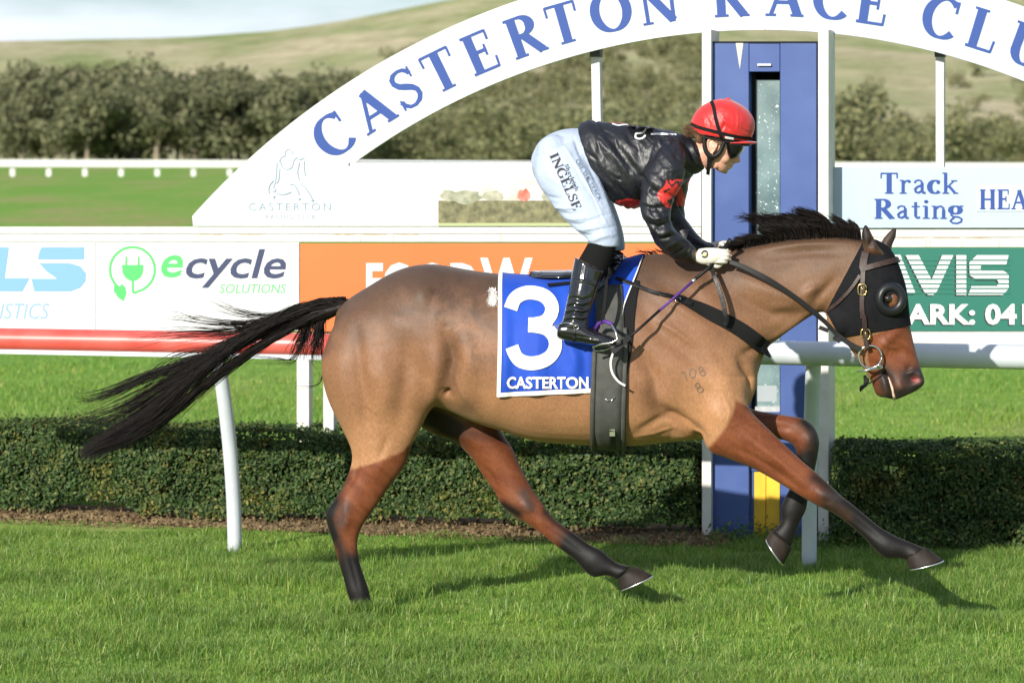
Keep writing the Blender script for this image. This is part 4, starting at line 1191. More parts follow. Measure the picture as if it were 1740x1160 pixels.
m_nf = (W < 0) * edge([(1190, 772), (1202, 764), (1216, 748), (1234, 725), (1245, 702), (1250, 680), (1262, 686), (1290, 690)], in_poly(px + jag, py, poly_nf)) * in_poly(px, py, [(1180, 660), (1300, 660), (1660, 940), (1600, 1010), (1180, 800)])
m_ff = ((W > 0.03) & (py > 680) & (py < 1000) & (px < 1420)) * sstep(1262, 1270, px)
m_hd = in_poly(px, py, [(1470, 575), (1560, 540), (1600, 700), (1470, 700), (1480, 640)]) * 1.0
streak = fbm((px * .8 + py * .6) / 30, (py * .8 - px * .6) / 10, 51, 4)
rc = lerp(red[None], redl[None], sstep(.25, .75, streak))
for m_ in (m_nh, m_fh, m_nf, m_ff, m_hd):
    col = lerp(col, rc, np.clip(m_, 0, 1))
blk = (.0075, .0065, .0065)
gry = (.050, .042, .040)
# black points
paint([(566, 852), (556, 880), (566, 912)], 15, blk, 1.2, 'n'); paint([(578, 835), (590, 800)], 9, blk, .6, 'n'); paint([(575, 925), (590, 960)], 9, blk, .9, 'n'); paint([(600, 965), (612, 1000), (618, 1035)], 26, blk, 1.4, 'n'); paint([(588, 862), (580, 890)], 8, gry, .7, 'n')
paint([(855, 858), (880, 872)], 10, blk, 1.0, 'f'); paint([(890, 838), (900, 860)], 11, gry, .8, 'f'); paint([(930, 870), (985, 912), (1010, 930)], 12, blk, .9, 'f'); paint([(985, 935), (1015, 955), (1060, 972)], 36, blk, 2.0, 'f')
paint([(1385, 812), (1415, 830), (1450, 858)], 13, blk, .9, 'n'); paint([(1430, 862), (1470, 893), (1520, 925), (1570, 950)], 34, blk, 1.8, 'n'); paint([(1403, 850), (1440, 876)], 10, (.07, .035, .02), .5, 'n'); paint([(1400, 838), (1425, 845)], 7, gry, .6, 'n')
paint([(1370, 715), (1388, 735), (1392, 765)], 16, blk, 1.1, 'f'); paint([(1378, 735), (1376, 775)], 8, gry, .5, 'f'); paint([(1375, 790), (1362, 830), (1345, 870), (1330, 910)], 30, blk, 1.6, 'f')
m_ = (W < 0) & (px < 645) & (py > 900)
col = np.where(m_[:, None], lerp(col, np.array(blk)[None], sstep(925, 965, py + (px - 600) * .3)), col)
paint([(700, 700), (740, 712), (770, 728)], 24, (.02, .012, .010), 1.3, 'f'); paint([(800, 735), (850, 745)], 10, (.05, .02, .012), .7, 'f')  # far inner thigh: dark skin, with the belly's shadow painted in
# head
paint([(1560, 640), (1568, 652), (1550, 668), (1526, 676)], 19, (.024, .018, .017), 1.35); paint([(1506, 640), (1506, 680)], 15, (.024, .018, .016), 1.25); paint([(1500, 622), (1515, 640)], 8, (.06, .045, .04), .7)
paint([(1543, 640), (1560, 645)], 16, (.026, .018, .017), 1.2); paint([(1553, 644), (1558, 646)], 4, (.40, .12, .11), 1.1); paint([(1488, 660), (1497, 668)], 9, (.11, .04, .018), .7)
paint([(1472, 385), (1468, 402)], 9, blk, 1.1, 'n'); paint([(1486, 425), (1476, 405)], 13, (.028, .016, .012), 1.0, 'n'); paint([(1478, 424), (1486, 430)], 5, (.10, .04, .02), .8, 'n')
paint([(1522, 388), (1515, 405), (1508, 420)], 12, (.030, .020, .017), 1.0, 'f')
# dark line of the crest
paint([(1245, 421), (1300, 410), (1400, 399), (1465, 404)], 7, (.015, .012, .012), .9)
paint([(556, 575), (552, 600)], 8, (.09, .03, .03), .5)
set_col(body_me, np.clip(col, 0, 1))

def coat_mat():
    m = mat("horse_coat", (.2, .1, .05), 0.5, 0.28, sheen=0.08, attr="coat", var=(0.78, 0.76, 0.74), vscale=130, vdet=6, stretch=(1, 1, .55))
    t = m.node_tree; b = t.nodes["Principled BSDF"]
    b.inputs['Sheen Roughness'].default_value = 0.4
    b.inputs['Sheen Tint'].default_value = (0.9, 0.75, 0.6, 1)
    co = t.nodes.new("ShaderNodeTexCoord")
    mp_ = t.nodes.new("ShaderNodeMapping"); mp_.inputs['Scale'].default_value = (220, 220, 700); mp_.inputs['Rotation'].default_value = (0, 0.5, 0)
    n1 = t.nodes.new("ShaderNodeTexNoise"); n1.inputs['Scale'].default_value = 1.0; n1.inputs['Detail'].default_value = 3
    t.links.new(co.outputs['Object'], mp_.inputs[0]); t.links.new(mp_.outputs[0], n1.inputs['Vector'])
    n2 = t.nodes.new("ShaderNodeTexNoise"); n2.inputs['Scale'].default_value = 26; n2.inputs['Detail'].default_value = 5
    t.links.new(co.outputs['Object'], n2.inputs['Vector'])
    b1_ = t.nodes.new("ShaderNodeBump"); b1_.inputs['Strength'].default_value = 0.30; b1_.inputs['Distance'].default_value = 0.002
    b2_ = t.nodes.new("ShaderNodeBump"); b2_.inputs['Strength'].default_value = 0.12; b2_.inputs['Distance'].default_value = 0.006
    t.links.new(n1.outputs['Fac'], b1_.inputs['Height']); t.links.new(n2.outputs['Fac'], b2_.inputs['Height'])
    t.links.new(b2_.outputs[0], b1_.inputs['Normal']); t.links.new(b1_.outputs[0], b.inputs['Normal'])
    rg = t.nodes.new("ShaderNodeMapRange"); rg.inputs['To Min'].default_value = 0.43; rg.inputs['To Max'].default_value = 0.60
    t.links.new(n2.outputs['Fac'], rg.inputs[0]); t.links.new(rg.outputs[0], b.inputs['Roughness'])
    return m
horse = thing_h("race_horse", "bay racehorse with black mane and tail galloping to the right", "horse", (-0.6, -0.1, 0))
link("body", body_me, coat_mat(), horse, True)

def loft_obj(name, st, m, parent, seg=24, per=4, smooth=True):
    V, F = loft_geo(st, seg, per)
    ob = mesh_obj(name, V, F, m, parent, smooth)
    bm = bmesh.new(); bm.from_mesh(ob.data); bmesh.ops.recalc_face_normals(bm, faces=bm.faces); bm.to_mesh(ob.data); bm.free()
    return ob
M_hoof = mat("hoof_horn", (.014, .011, .009), 0.6, 0.2, var=(.034, .024, .018), vscale=26, stretch=(1, 1, .35))
M_alu = mat("aluminium_shoe", (.72, .73, .75), 0.3, 0.6, metal=0.9)
def hoof(c1, c2, s1, s2, w_, rc_, rs_):
    (ax_, ay_), (bx_, by_), (cx_, cy_), (dx_, dy_) = c1, c2, s1, s2
    o = loft_obj("hoof", [(ax_, ay_, bx_, by_, w_, rc_), ((ax_ * .5 + cx_ * .5), (ay_ * .5 + cy_ * .5), bx_ * .5 + dx_ * .5 + .5, by_ * .5 + dy_ * .5, w_, (rc_ + rs_) / 2, 2.2), (cx_, cy_, dx_, dy_, w_, rs_, 2.2)], M_hoof, horse, 24, 3)
    ex, ey = (cx_ - ax_) + (dx_ - bx_), (cy_ - ay_) + (dy_ - by_)
    L_e = math.hypot(ex, ey); ex, ey = ex / L_e * 2.4, ey / L_e * 2.4
    V, F = loft_geo([(cx_, cy_, dx_, dy_, w_, rs_ * 1.01, 2.2), (cx_ + ex, cy_ + ey, dx_ + ex, dy_ + ey, w_, rs_ * 1.01, 2.2)], 24, 1)
    mesh_obj("horseshoe", V, F, M_alu, None, True).parent = o
hoof((1539, 947), (1572, 929), (1545, 966), (1603, 951), -.14, .038, .056)
hoof((1310, 899), (1346, 929), (1302, 915), (1332, 958), .14, .038, .055)
hoof((1049, 982), (1077, 961), (1054, 1002), (1109, 977), .14, .037, .052)
hoof((598, 1030), (638, 1026), (600, 1052), (656, 1054), -.133, .038, .054)

# eyes
M_eye = mat("horse_eye", (.012, .008, .006), 0.05, 0.6, coat=1.0)
for s in (-1, 1):
    V, F = ell_geo(1509, 507, s * .100, 7, 7, .014)
    mesh_obj("eye", V, F, M_eye, horse, True)

# ------------------------------------------------------------------ hair
M_hair = mat("black_hair", (.006, .005, .005), 0.5, 0.16, var=(.014, .009, .007), vscale=30)
def strands(name, guides, m, parent, r0=0.0011, seed=1, kind="stuff"):
    """guides: list of arrays of (px,py,w); each becomes a thin tapering three-sided strand"""
    r = np.random.default_rng(seed)
    V, T = [], []
    base = 0
    for g in guides:
        pts = np.array([H(*q) for q in g])
        k = len(pts)
        tn = np.gradient(pts, axis=0); tn /= np.linalg.norm(tn, axis=1)[:, None] + 1e-9
        a = np.cross(tn, r.normal(size=3)); a /= np.linalg.norm(a, axis=1)[:, None] + 1e-9
        b = np.cross(tn, a)
        rad = (r0 * r.uniform(.7, 1.5) * np.clip(1.15 - np.linspace(0, 1, k) ** 2, .15, 1))[:, None]
        V.append(np.stack([pts + a * rad, pts - a * rad * .5 + b * rad * .87, pts - a * rad * .5 - b * rad * .87], 1).reshape(-1, 3))
        i = base + np.arange(k - 1)[:, None] * 3
        for j in range(3):
            j2 = (j + 1) % 3
            T.append(np.concatenate([i + j, i + j2, i + 3 + j2], 1)); T.append(np.concatenate([i + j, i + 3 + j2, i + 3 + j], 1))
        base += k * 3
    ob = fast_mesh(name, np.concatenate(V), np.concatenate(T), m, parent, True)
    return ob
TC = catmull([(590, 512), (560, 519), (520, 530), (470, 552), (420, 578), (370, 610), (325, 645), (285, 683), (245, 716), (205, 740), (165, 757), (135, 772)], 6)
THW = np.interp(np.linspace(0, 1, len(TC)), [0, .1, .25, .4, .55, .7, .85, 1], [8, 15, 21, 27, 27, 22, 13, 6])
tn = np.gradient(TC, axis=0); tn /= np.linalg.norm(tn, axis=1)[:, None]
TN_ = np.stack([-tn[:, 1], tn[:, 0]], 1)          # towards the upper left / below
tg = []
r = np.random.default_rng(3)
nT = len(TC)
for i in range(3000):
    s0 = r.uniform(0, .22); s1 = 1 - .5 * r.random() ** 1.3 if r.random() < .8 else r.uniform(.35, .75)
    ck = r.integers(0, 26); q0 = np.clip(((ck * 0.618) % 1) * 1.9 - .95 + r.normal(0, .07), -1, 1); q1 = np.clip(((ck * .381 + .2) % 1) * 2.0 - 1.0 + r.normal(0, .16), -1.2, 1.2)
    clump = math.sin(q0 * 9) * .09
    w0, w1 = r.normal(0, .012), r.normal(0, .05)
    t = np.linspace(s0, s1, 11)
    idx = t * (nT - 1); i0 = np.clip(idx.astype(int), 0, nT - 2); f = (idx - i0)[:, None]
    c = TC[i0] * (1 - f) + TC[i0 + 1] * f; nn = TN_[i0] * (1 - f) + TN_[i0 + 1] * f
    hw = np.interp(t, np.linspace(0, 1, nT), THW)
    u_ = np.linspace(0, 1, 11)
    q = q0 * (1 - u_) + q1 * u_ + clump * u_ + r.normal(0, .05) * np.sin(u_ * 6 + r.uniform(0, 6))
    P_ = c + nn * (q * hw)[:, None]
    P_[:, 1] += u_ ** 2 * r.normal(0, 6)
    tg.append(np.column_stack([P_, w0 + (w1 - w0) * u_]))
# loose wisps
def wisps(ctrl, num, spread, sd, wv=.03):
    rr2 = np.random.default_rng(sd)
    for i in range(num):
        c = np.array(ctrl, float)
        k = len(c)
        ramp = np.linspace(0.15, 1, k)[:, None]
        c = c + rr2.normal(0, spread, 2)[None] * ramp + rr2.normal(0, spread * .25, c.shape) * ramp
        p = catmull([tuple(q) for q in c], 4)
        cut = max(5, int(len(p) * rr2.uniform(.55, 1)))
        p = p[:cut]
        tg.append(np.column_stack([p, np.linspace(0, rr2.normal(0, wv), len(p))]))
wisps([(530, 526), (450, 537), (400, 530), (360, 516), (325, 507)], 26, 9, 5)
wisps([(510, 530), (420, 548), (350, 545), (300, 536), (280, 550)], 34, 11, 6)
wisps([(500, 535), (400, 565), (320, 570), (250, 580), (205, 590)], 40, 12, 7)
wisps([(480, 550), (380, 590), (300, 610), (240, 660), (215, 690)], 50, 12, 8)
wisps([(420, 575), (340, 610), (250, 640), (180, 670), (140, 678), (128, 662)], 90, 10, 9)
wisps([(380, 600), (300, 640), (220, 690), (150, 715), (115, 700)], 110, 12, 10)
wisps([(350, 630), (270, 680), (200, 720), (150, 735)], 70, 14, 11)
wisps([(330, 650), (260, 700), (210, 740), (165, 772), (140, 784)], 120, 9, 14)
wisps([(565, 525), (545, 545), (540, 575), (535, 600), (545, 618)], 210, 10, 12, .02)
wisps([(550, 530), (525, 550), (512, 580), (505, 600), (515, 608)], 150, 11, 13, .02)
wisps([(520, 560), (500, 610), (470, 612), (430, 610), (410, 614)], 12, 6, 15)
wisps([(545, 590), (548, 630), (540, 652), (510, 658), (490, 656)], 6, 6, 16)
loft_obj("tail_dock", [(592, 507, 572, 536, 0, .035), (560, 513, 553, 545, 0, .032), (520, 524, 520, 556, 0, .026), (480, 540, 480, 566, 0, .018), (440, 562, 440, 578, 0, .006)], M_hair, horse)
strands("tail_hair", tg, M_hair, horse, .00105, 2)
mg = []
r = np.random.default_rng(8)
rc2 = np.random.default_rng(81)
LOCK = {}
for i in range(2100):
    x = 1238 + 226 * r.random() ** .8
    yb = float(np.interp(x, [1238, 1262, 1293, 1340, 1400, 1465], [425, 418, 411, 404, 400, 404]))
    kx = int(x // 11 + r.normal(0, .4))
    if kx not in LOCK:
        LOCK[kx] = (rc2.uniform(.55, 1.35), rc2.uniform(.55, 1.4), rc2.normal(-.012, .02), rc2.normal(0, 4))
    la, lb, lw, ly = LOCK[kx]
    up_ = float(np.interp(x, [1238, 1290, 1320, 1370, 1430, 1463], [4, 8, 20, 26, 27, 19])) * la * r.uniform(.8, 1.08)
    back = float(np.interp(x, [1238, 1300, 1330, 1400, 1463], [14, 30, 46, 46, 26])) * lb * r.uniform(.8, 1.15)
    cx_ = kx * 11 + 5.5
    wv = r.normal(0, .010)
    ln = r.uniform(.7, 1.0)
    tipx, tipy = x * .35 + cx_ * .65 - back * ln, yb - up_ * (.95 + .25 * ln) + ly + r.normal(0, 1.6)
    mg.append(np.array([(x, yb + 5, wv), (x - back * .06, yb - up_ * .42, wv + lw * .3), (x - back * .30, yb - up_ * .85, wv + lw * .7), ((x - back * .3) * .4 + tipx * .6, (yb - up_ * 1.0) * .4 + tipy * .6, wv * .6 + lw), (tipx, tipy, wv * .3 + lw * 1.2)]))
for i in range(360):     # locks blown back over the withers side
    x = r.uniform(1308, 1400)
    mg.append(catmull([(x, 405, r.normal(-.01, .012)), (x - 12, 385, r.normal(-.02, .015)), (x - 30 - r.random() * 10, 373 + r.normal(0, 4), -.02), (x - 50 - r.random() * 18, 368 + r.normal(0, 6), -.02 + r.normal(0, .02))], 3))
for i in range(260):     # flat dark base along the crest and hair at the withers
    x = r.uniform(1100, 1300)
    yb = float(np.interp(x, [1100, 1180, 1238, 1262, 1300], [430, 428, 424, 417, 410]))
    if x < 1235 and r.random() < .5: continue
    mg.append(catmull([(x, yb + 3, r.normal(0, .012)), (x - 8, yb - 2, r.normal(0, .014)), (x - 22, yb - 4 + r.normal(0, 3), r.normal(0, .016))], 3))
strands("mane", [catmull([tuple(q) for q in g], 2) for g in mg], M_hair, horse, .0013, 4)

# freeze brand on the shoulder and white saddle mark
def on_body(px_, py_, off, bvh=None, w_from=-1.2):
    """place on the near side of a body seen at this point of the photo"""
    b = bvh or HB
    A, B = H(px_, py_, -1.2), H(px_, py_, 0.6)
    d = (B - A).normalized()
    hit, nr, i, ds_ = b.ray_cast(A, d)
    if hit is None:
        return None
    if nr.dot(d) > 0: nr = -nr
    return hit + nr * off, nr
def surf_strokes(name, strokes, wpx, off, m, parent, bvh=None, sub=4):
    V, F = [], []
    for li, s in enumerate(strokes):
        s2 = catmull(s, sub) if len(s) > 2 else np.array(s, float)
        v_, f_ = ribbon2d([tuple(q) for q in s2], wpx)
        o = len(V)
        for q in v_:
            h_ = on_body(q[0], q[1], off + .0002 * li, bvh)
            V.append(h_[0] if h_ else H(q[0], q[1], -.2))
        F += [tuple(o + i for i in q) for q in f_]
    return mesh_obj(name, V, F, m, parent)
M_brand = mat("freeze_brand", (.15, .11, .085), 0.7, 0.2)
def el(cx_, cy_, rx_, ry_):
    return [(cx_ + rx_ * math.cos(a), cy_ + ry_ * math.sin(a)) for a in np.linspace(0, 2 * math.pi, 13)]
surf_strokes("brand_mark", [[(1158, 634), (1163, 632), (1167, 647)], el(1177, 634, 5, 7.5), el(1191, 627, 3.6, 3.6), el(1194, 634, 4.5, 4.2), el(1185.5, 654, 3.8, 3.8), el(1190, 661.5, 5.2, 4.6)], 1.5, .0014, M_brand, horse)
M_wtuft = mat("white_hair", (.62, .60, .58), 0.8, 0.1)
tuft = []
for i in range(260):
    x, y = r.normal(838, 3.5), r.uniform(488, 516)
    h_ = on_body(x, y, .001)
    h2 = on_body(x + r.normal(-2, 3), y + 7, .003)
    if h_ and h2:
        tuft.append((h_[0], h2[0]))
V, T = [], []
for k, (a, b) in enumerate(tuft):
    s_ = Vector((.0012, 0, .0003))
    V += [a - s_, a + s_, b]; T.append((k * 3, k * 3 + 1, k * 3 + 2))
mesh_obj("white_hair_patch", V, T, M_wtuft, horse)
# ------------------------------------------------------------------ tack
def strap_geo(pts, wid, thick, off, bvh=None, sub=6, loose=None):
    """leather strap along photo points, lying on the body (or on its own lateral path when rows have a third value); wid in photo px"""
    P3, N3 = [], []
    has_w = len(pts[0]) > 2
    S_ = catmull(pts, sub) if len(pts) > 2 else np.array([np.array(pts[0]) + (np.array(pts[1]) - np.array(pts[0])) * t for t in np.linspace(0, 1, sub + 1)])
    for q in S_:
        if has_w:
            P3.append(H(q[0], q[1], q[2])); N3.append(Vector((0, -1, 0.1)).normalized())
        else:
            h_ = on_body(q[0], q[1], off, bvh)
            if h_ is None:
                if P3: P3.append(H(q[0], q[1], P3[-1].y)); N3.append(N3[-1])
                continue
            P3.append(h_[0]); N3.append(h_[1])
    wid_ = wid if hasattr(wid, '__len__') else [wid] * len(P3)
    wid_ = np.interp(np.linspace(0, 1, len(P3)), np.linspace(0, 1, len(wid_)), wid_)
    V, F = [], []
    for i, p in enumerate(P3):
        t = (P3[min(i + 1, len(P3) - 1)] - P3[max(i - 1, 0)]).normalized()
        # smooth the normals along the strap
        nn = Vector((0, 0, 0))
        for j in range(max(0, i - 2), min(len(N3), i + 3)): nn += N3[j]
        nn = (nn - t * nn.dot(t)).normalized()
        s_ = t.cross(nn) * (wid_[i] * .5 * 12 / FPX)
        V += [p + s_ + nn * thick, p - s_ + nn * thick, p - s_ - nn * .001, p + s_ - nn * .001]
    for i in range(len(P3) - 1):
        for k in range(4):
            F.append((i * 4 + k, i * 4 + (k + 1) % 4, i * 4 + 4 + (k + 1) % 4, i * 4 + 4 + k))
    F += [(0, 1, 2, 3), tuple(len(V) - 4 + k for k in (3, 2, 1, 0))]
    return V, F
def strap(name, pts, wid, m, parent, thick=.003, off=.004, bvh=None, mirror=False, sub=6):
    V, F = strap_geo(pts, wid, thick, off, bvh, sub)
    ob = mesh_obj(name, V, F, m, parent)
    md = ob.modifiers.new("bevel", 'BEVEL'); md.width = .0012; md.segments = 2
    if mirror:
        mesh_obj(name, [Vector((v.x, -v.y, v.z)) for v in V], [tuple(reversed(f)) for f in F], m, parent)
    return ob
M_blk = mat("black_leather", (.007, .007, .008), 0.36, 0.2, var=(.02, .02, .021), vscale=60, bump=.1, bscale=150)
M_rub = mat("black_rubber", (.010, .010, .011), 0.5, 0.22)
M_brn = mat("dark_brown_leather", (.030, .018, .015), 0.42, 0.22, var=(.048, .030, .025), vscale=60, bump=.1, bscale=150)
M_brass = mat("brass", (.72, .52, .20), 0.25, 0.6, metal=1.0)
M_chrome = mat("polished_steel", (.62, .62, .63), 0.18, 0.6, metal=1.0)
M_hoodm = mat("hood_fabric", (.006, .0065, .008), 0.8, 0.12, var=(.010, .010, .012), vscale=20, bump=.15, bscale=200)

# blinker hood: cut from the shape of the head
hd_me = remesh([loft_geo(head, 36), loft_geo(neck[4:], 36), ell_geo(1510, 505, -.078, 20, 20, .025), ell_geo(1510, 505, .078, 20, 20, .025), ell_geo(1430, 545, -.06, 26, 22, .03), ell_geo(1430, 545, .06, 26, 22, .03)], .006, 6)
bm = bmesh.new(); bm.from_mesh(hd_me)
def cut(bm, a, b, keep):
    A, B, K = H(*a), H(*b), H(*keep)
    d = B - A
    nrm_ = Vector((-d.z, 0, d.x)).normalized()
    if (K - A).dot(nrm_) < 0: nrm_ = -nrm_
    bmesh.ops.bisect_plane(bm, geom=bm.verts[:] + bm.edges[:] + bm.faces[:], plane_co=A, plane_no=nrm_, clear_inner=True, clear_outer=False)
cut(bm, (1467, 412), (1403, 532), (1520, 500))
cut(bm, (1403, 575), (1546, 552), (1500, 500))
cut(bm, (1402, 520), (1442, 592), (1500, 500))
bm.normal_update()
for v_ in bm.verts: v_.co += v_.normal * .0045
bm.to_mesh(hd_me); bm.free()
hood = thing_h("blinker_hood", "black fabric blinker hood with round eye cups on the horse's head", "hood", tuple(H(1480, 575, 0)))
hob = link("hood_cloth", hd_me, M_hoodm, hood, True)
md = hob.modifiers.new("solid", 'SOLIDIFY'); md.thickness = .003; md.offset = 0
HD = bvh_of(hd_me)
M_cup = mat("cup_plastic", (.010, .011, .014), 0.38, 0.4)
M_lid = mat("eyelid_skin", (.16, .06, .025), 0.5, 0.4, var=(.08, .03, .014), vscale=60)
for s in (-1, 1):
    # eye opening: skin patch, then the cup rim standing round it, highest at the back
    V, F = ell_geo(1516, 509, s * .092, 11, 14, .018)
    skin = mesh_obj("eye_opening", V, F, M_lid, hood, True)
    ringp, rad = [], []
    V, F = [], []
    n1, n2 = 32, 10
    for i in range(n1):
        a = 2 * math.pi * i / n1
        back_ = 0.5 - 0.5 * math.cos(a)             # 1 at the rear of the cup
        for j in range(n2):
            b = math.pi * 2 * j / n2
            R_ = 20.5 + (8.0 + 1.0 * back_) * math.cos(b) - 4.5 * back_ * max(0, math.sin(b))
            hh = .092 + .013 * math.sin(b) + back_ * .024 * max(0, math.sin(b))
            V.append(H(1512 + R_ * math.cos(a), 508 + R_ * 1.05 * math.sin(a), s * hh))
    for i in range(n1):
        for j in range(n2):
            i2, j2 = (i + 1) % n1, (j + 1) % n2
            F.append((i * n2 + j, i2 * n2 + j, i2 * n2 + j2, i * n2 + j2))
    mesh_obj("eye_cup", V, F, M_cup, hood, True)
for o_ in [o for o in bpy.data.objects if o.name.startswith("eye") and o.parent == horse]:
    o_.location.y += 0.0
    for v_ in o_.data.vertices:
        v_.co.y += .009 * (1 if v_.co.y > 0 else -1)

# bridle
br = thing_h("bridle", "brown leather racing bridle with brass buckles and black reins over the hood", "bridle", tuple(H(1470, 600, -.08)))
strap("headpiece", [(1471, 428), (1468, 442), (1466, 458)], 12.5, M_brn, br, .004, .004, HD, True)
strap("browband", [(1462, 458), (1480, 454), (1502, 448), (1519, 443), (1527, 444)], 9, M_brn, br, .004, .007, HD, True)
strap("cheek_strap", [(1467, 460), (1466, 490), (1465, 518), (1466, 540)], 8, M_brn, br, .004, .005, HD, True)
strap("cheek_strap", [(1468, 535), (1470, 560), (1471.5, 580), (1473, 592)], [7.5, 8, 8, 7], M_brn, br, .004, .008, HD, True)
strap("throat_lash", [(1462, 468), (1446, 492), (1425, 514), (1405, 531)], 6, M_brn, br, .004, .006, HD, True)
def buckle(px_, py_, w_, hh, off=.012):
    h_ = on_body(px_, py_, off, HD) or (H(px_, py_, -.1), Vector((0, -1, 0)))
    pts = []
    for i in range(20):
        a = 2 * math.pi * i / 19
        dx_ = math.copysign(abs(math.cos(a)) ** .6, math.cos(a)) * w_; dy_ = math.copysign(abs(math.sin(a)) ** .6, math.sin(a)) * hh
        q = H(px_ + dx_, py_ + dy_, h_[0].y)
        pts.append(q)
    tube("buckle", pts, .0028, M_brass, br, 8)
    tube("buckle_tongue", [H(px_ - 1, py_ - hh, h_[0].y - .002), H(px_ + 1, py_ + hh, h_[0].y - .002)], .0016, M_brass, br, 6)
buckle(1465, 492, 7, 9); buckle(1470.5, 568, 7.5, 9)
for s in (-1, 1):
    wr = s * .088
    pts = [H(1478.5 + 19.5 * math.cos(a), 606 + 19 * math.sin(a), wr) for a in np.linspace(0, 2 * math.pi, 40)]
    tube("bit_ring", pts, .0042, M_chrome, br, 10)
    tube("bit_cheek", [H(1455.5, 631, wr), H(1475, 628.5, wr), H(1498, 624.5, wr)], [.0025, .004, .0045], M_chrome, br, 10)
    V, F = ell_geo(1493, 621, s * .092, 4.5, 4.5, .010, 0, 12); mesh_obj("bit_joint", V, F, M_chrome, br, True)
tube("bit_mouthpiece", [H(1496, 623, -.088), H(1503, 626, 0), H(1496, 623, .088)], .006, M_chrome, br, 10)
strap("rein", [(1463, 593, -.094), (1450, 588, -.095), (1434, 577, -.096), (1418, 564, -.098), (1400, 545, -.105), (1380, 527, -.115), (1340, 497, -.13), (1300, 472, -.14), (1262, 453, -.135), (1240, 445, -.128)], [8, 9, 8, 7, 7, 7.5, 8, 9, 8, 7], M_rub, br, .004)
strap("rein", [(1463, 593, .094), (1434, 577, .10), (1400, 545, .12), (1340, 497, .13), (1280, 462, .13), (1240, 440, .11)], 8, M_rub, br, .004)
strap("rein_loop", [(1208, 452, -.135), (1214, 470, -.165), (1222, 492, -.18), (1229, 515, -.19), (1232, 535, -.195), (1231, 550, -.19)], [6, 7, 7, 8, 7.5, 6], M_blk, br, .004)
strap("martingale_stop", [(1392, 556, -.10), (1408, 562, -.10)], 7, M_blk, br, .006)
strap("rein_keeper", [(1417, 572, -.097), (1428, 580, -.097)], 8, M_blk, br, .006)
tt = thing_h("tongue_tie", "black cord tied round the lower jaw with a tasselled knot under the chin", "cord", tuple(H(1470, 655, 0)))
M_cord = mat("black_cord", (.010, .010, .012), 0.7, 0.3, bump=.4, bscale=300)
tube("cord", [h_[0] for h_ in (on_body(*q, .003) for q in ((1504, 631), (1497, 638), (1488, 645), (1481, 650))) if h_] + [H(1475, 652, -.035)], .0032, M_cord, tt, 8)
V, F = join([ell_geo(1472, 648, -.035, 4, 7, .009, .4), ell_geo(1470, 642, -.035, 3, 5, .007)])
mesh_obj("knot", V, F, M_cord, tt, True)
for k in range(7):
    a = k / 6 - .5
    tube("tassel_strand", [H(1474, 652 + a * 3, -.035), H(1466, 657 + a * 5, -.036 + a * .01), H(1460 + abs(a) * 3, 660 + a * 9 + 1, -.037 + a * .015)], [.0035, .0036, .002], M_cord, tt, 6)
# tongue showing between the lips
M_tongue = mat("tongue", (.62, .48, .36), 0.35, 0.5, var=(.55, .30, .25), vscale=40)
tp = [(1509, 641), (1513, 651), (1517, 662), (1519, 671), (1520.5, 678)]
tq = [on_body(*q, .001) for q in tp]
tube("tongue", [h_[0] for h_ in tq if h_], [.003, .0045, .006, .0065, .005][:len([1 for h_ in tq if h_])], M_tongue, horse, 8)

# saddle cloth: drapes over the back
def radial(px_, ang, off, bvh=None):
    cy = 600
    C = H(px_, cy, -.29 * abs(math.sin(ang))); C.y = 0
    d = Vector((0, -math.sin(ang), math.cos(ang)))
    hit, nr, i_, ds_ = (bvh or HB).ray_cast(C, d)
    if hit is None: return None
    if nr.dot(d) < 0: nr = -nr
    return hit + nr * off
def drape(cols, bottoms, off, side, nrow=26, thick=None, wav=0.0):
    """grid from the spine (row 0) to the bottom edge of each column"""
    G = []
    for px_, yb in zip(cols, bottoms):
        line = []
        for a in np.linspace(0, 2.2, 70):
            q = radial(px_, a, off)
            if q is None: continue
            line.append(q)
        L = np.array(line); X_, Y_ = Hpx(L)
        k = np.argmax(Y_ > yb) if (Y_ > yb).any() else len(L) - 1
        L = L[:k + 1]
        seg_ = np.concatenate([[0], np.cumsum(np.linalg.norm(np.diff(L, axis=0), axis=1))])
        # trim to the exact bottom row
        Yk = Y_[:k + 1]
        if k > 0 and Yk[-1] != Yk[-2]:
            f = (yb - Yk[-2]) / (Yk[-1] - Yk[-2]); end = seg_[-2] + (seg_[-1] - seg_[-2]) * min(max(f, 0), 1)
        else: end = seg_[-1]
        t = np.linspace(0, end, nrow)
        G.append(np.stack([np.interp(t, seg_, L[:, j]) for j in range(3)], 1))
    G = np.array(G)
    # cloth does not follow every dent: smooth along and across
    for it in range(6):
        S2 = G.copy()
        S2[1:-1] = (G[:-2] + G[2:] + 2 * G[1:-1]) / 4
        S2[:, 1:-1] = (S2[:, :-2] + S2[:, 2:] + 2 * S2[:, 1:-1]) / 4
        S2[:, 0] = G[:, 0]; S2[:, -1, 2] = G[:, -1, 2]; S2[0, :, 0] = G[0, :, 0]; S2[-1, :, 0] = G[-1, :, 0]
        G[..., 1] = np.minimum(G[..., 1], S2[..., 1]); G[..., [0, 2]] = S2[..., [0, 2]]
    if side > 0: G[..., 1] *= -1
    return G
def grid_faces(nc, nr, flip=False):
    F = []
    for i in range(nc - 1):
        for j in range(nr - 1):
            q = (i * nr + j, (i + 1) * nr + j, (i + 1) * nr + j + 1, i * nr + j + 1)
            F.append(tuple(reversed(q)) if flip else q)
    return F
M_cloth = mat("cloth_blue", (.010, .055, .40), 0.65, 0.25, sheen=.05, var=(.014, .07, .45), vscale=9, bump=.12, bscale=14)
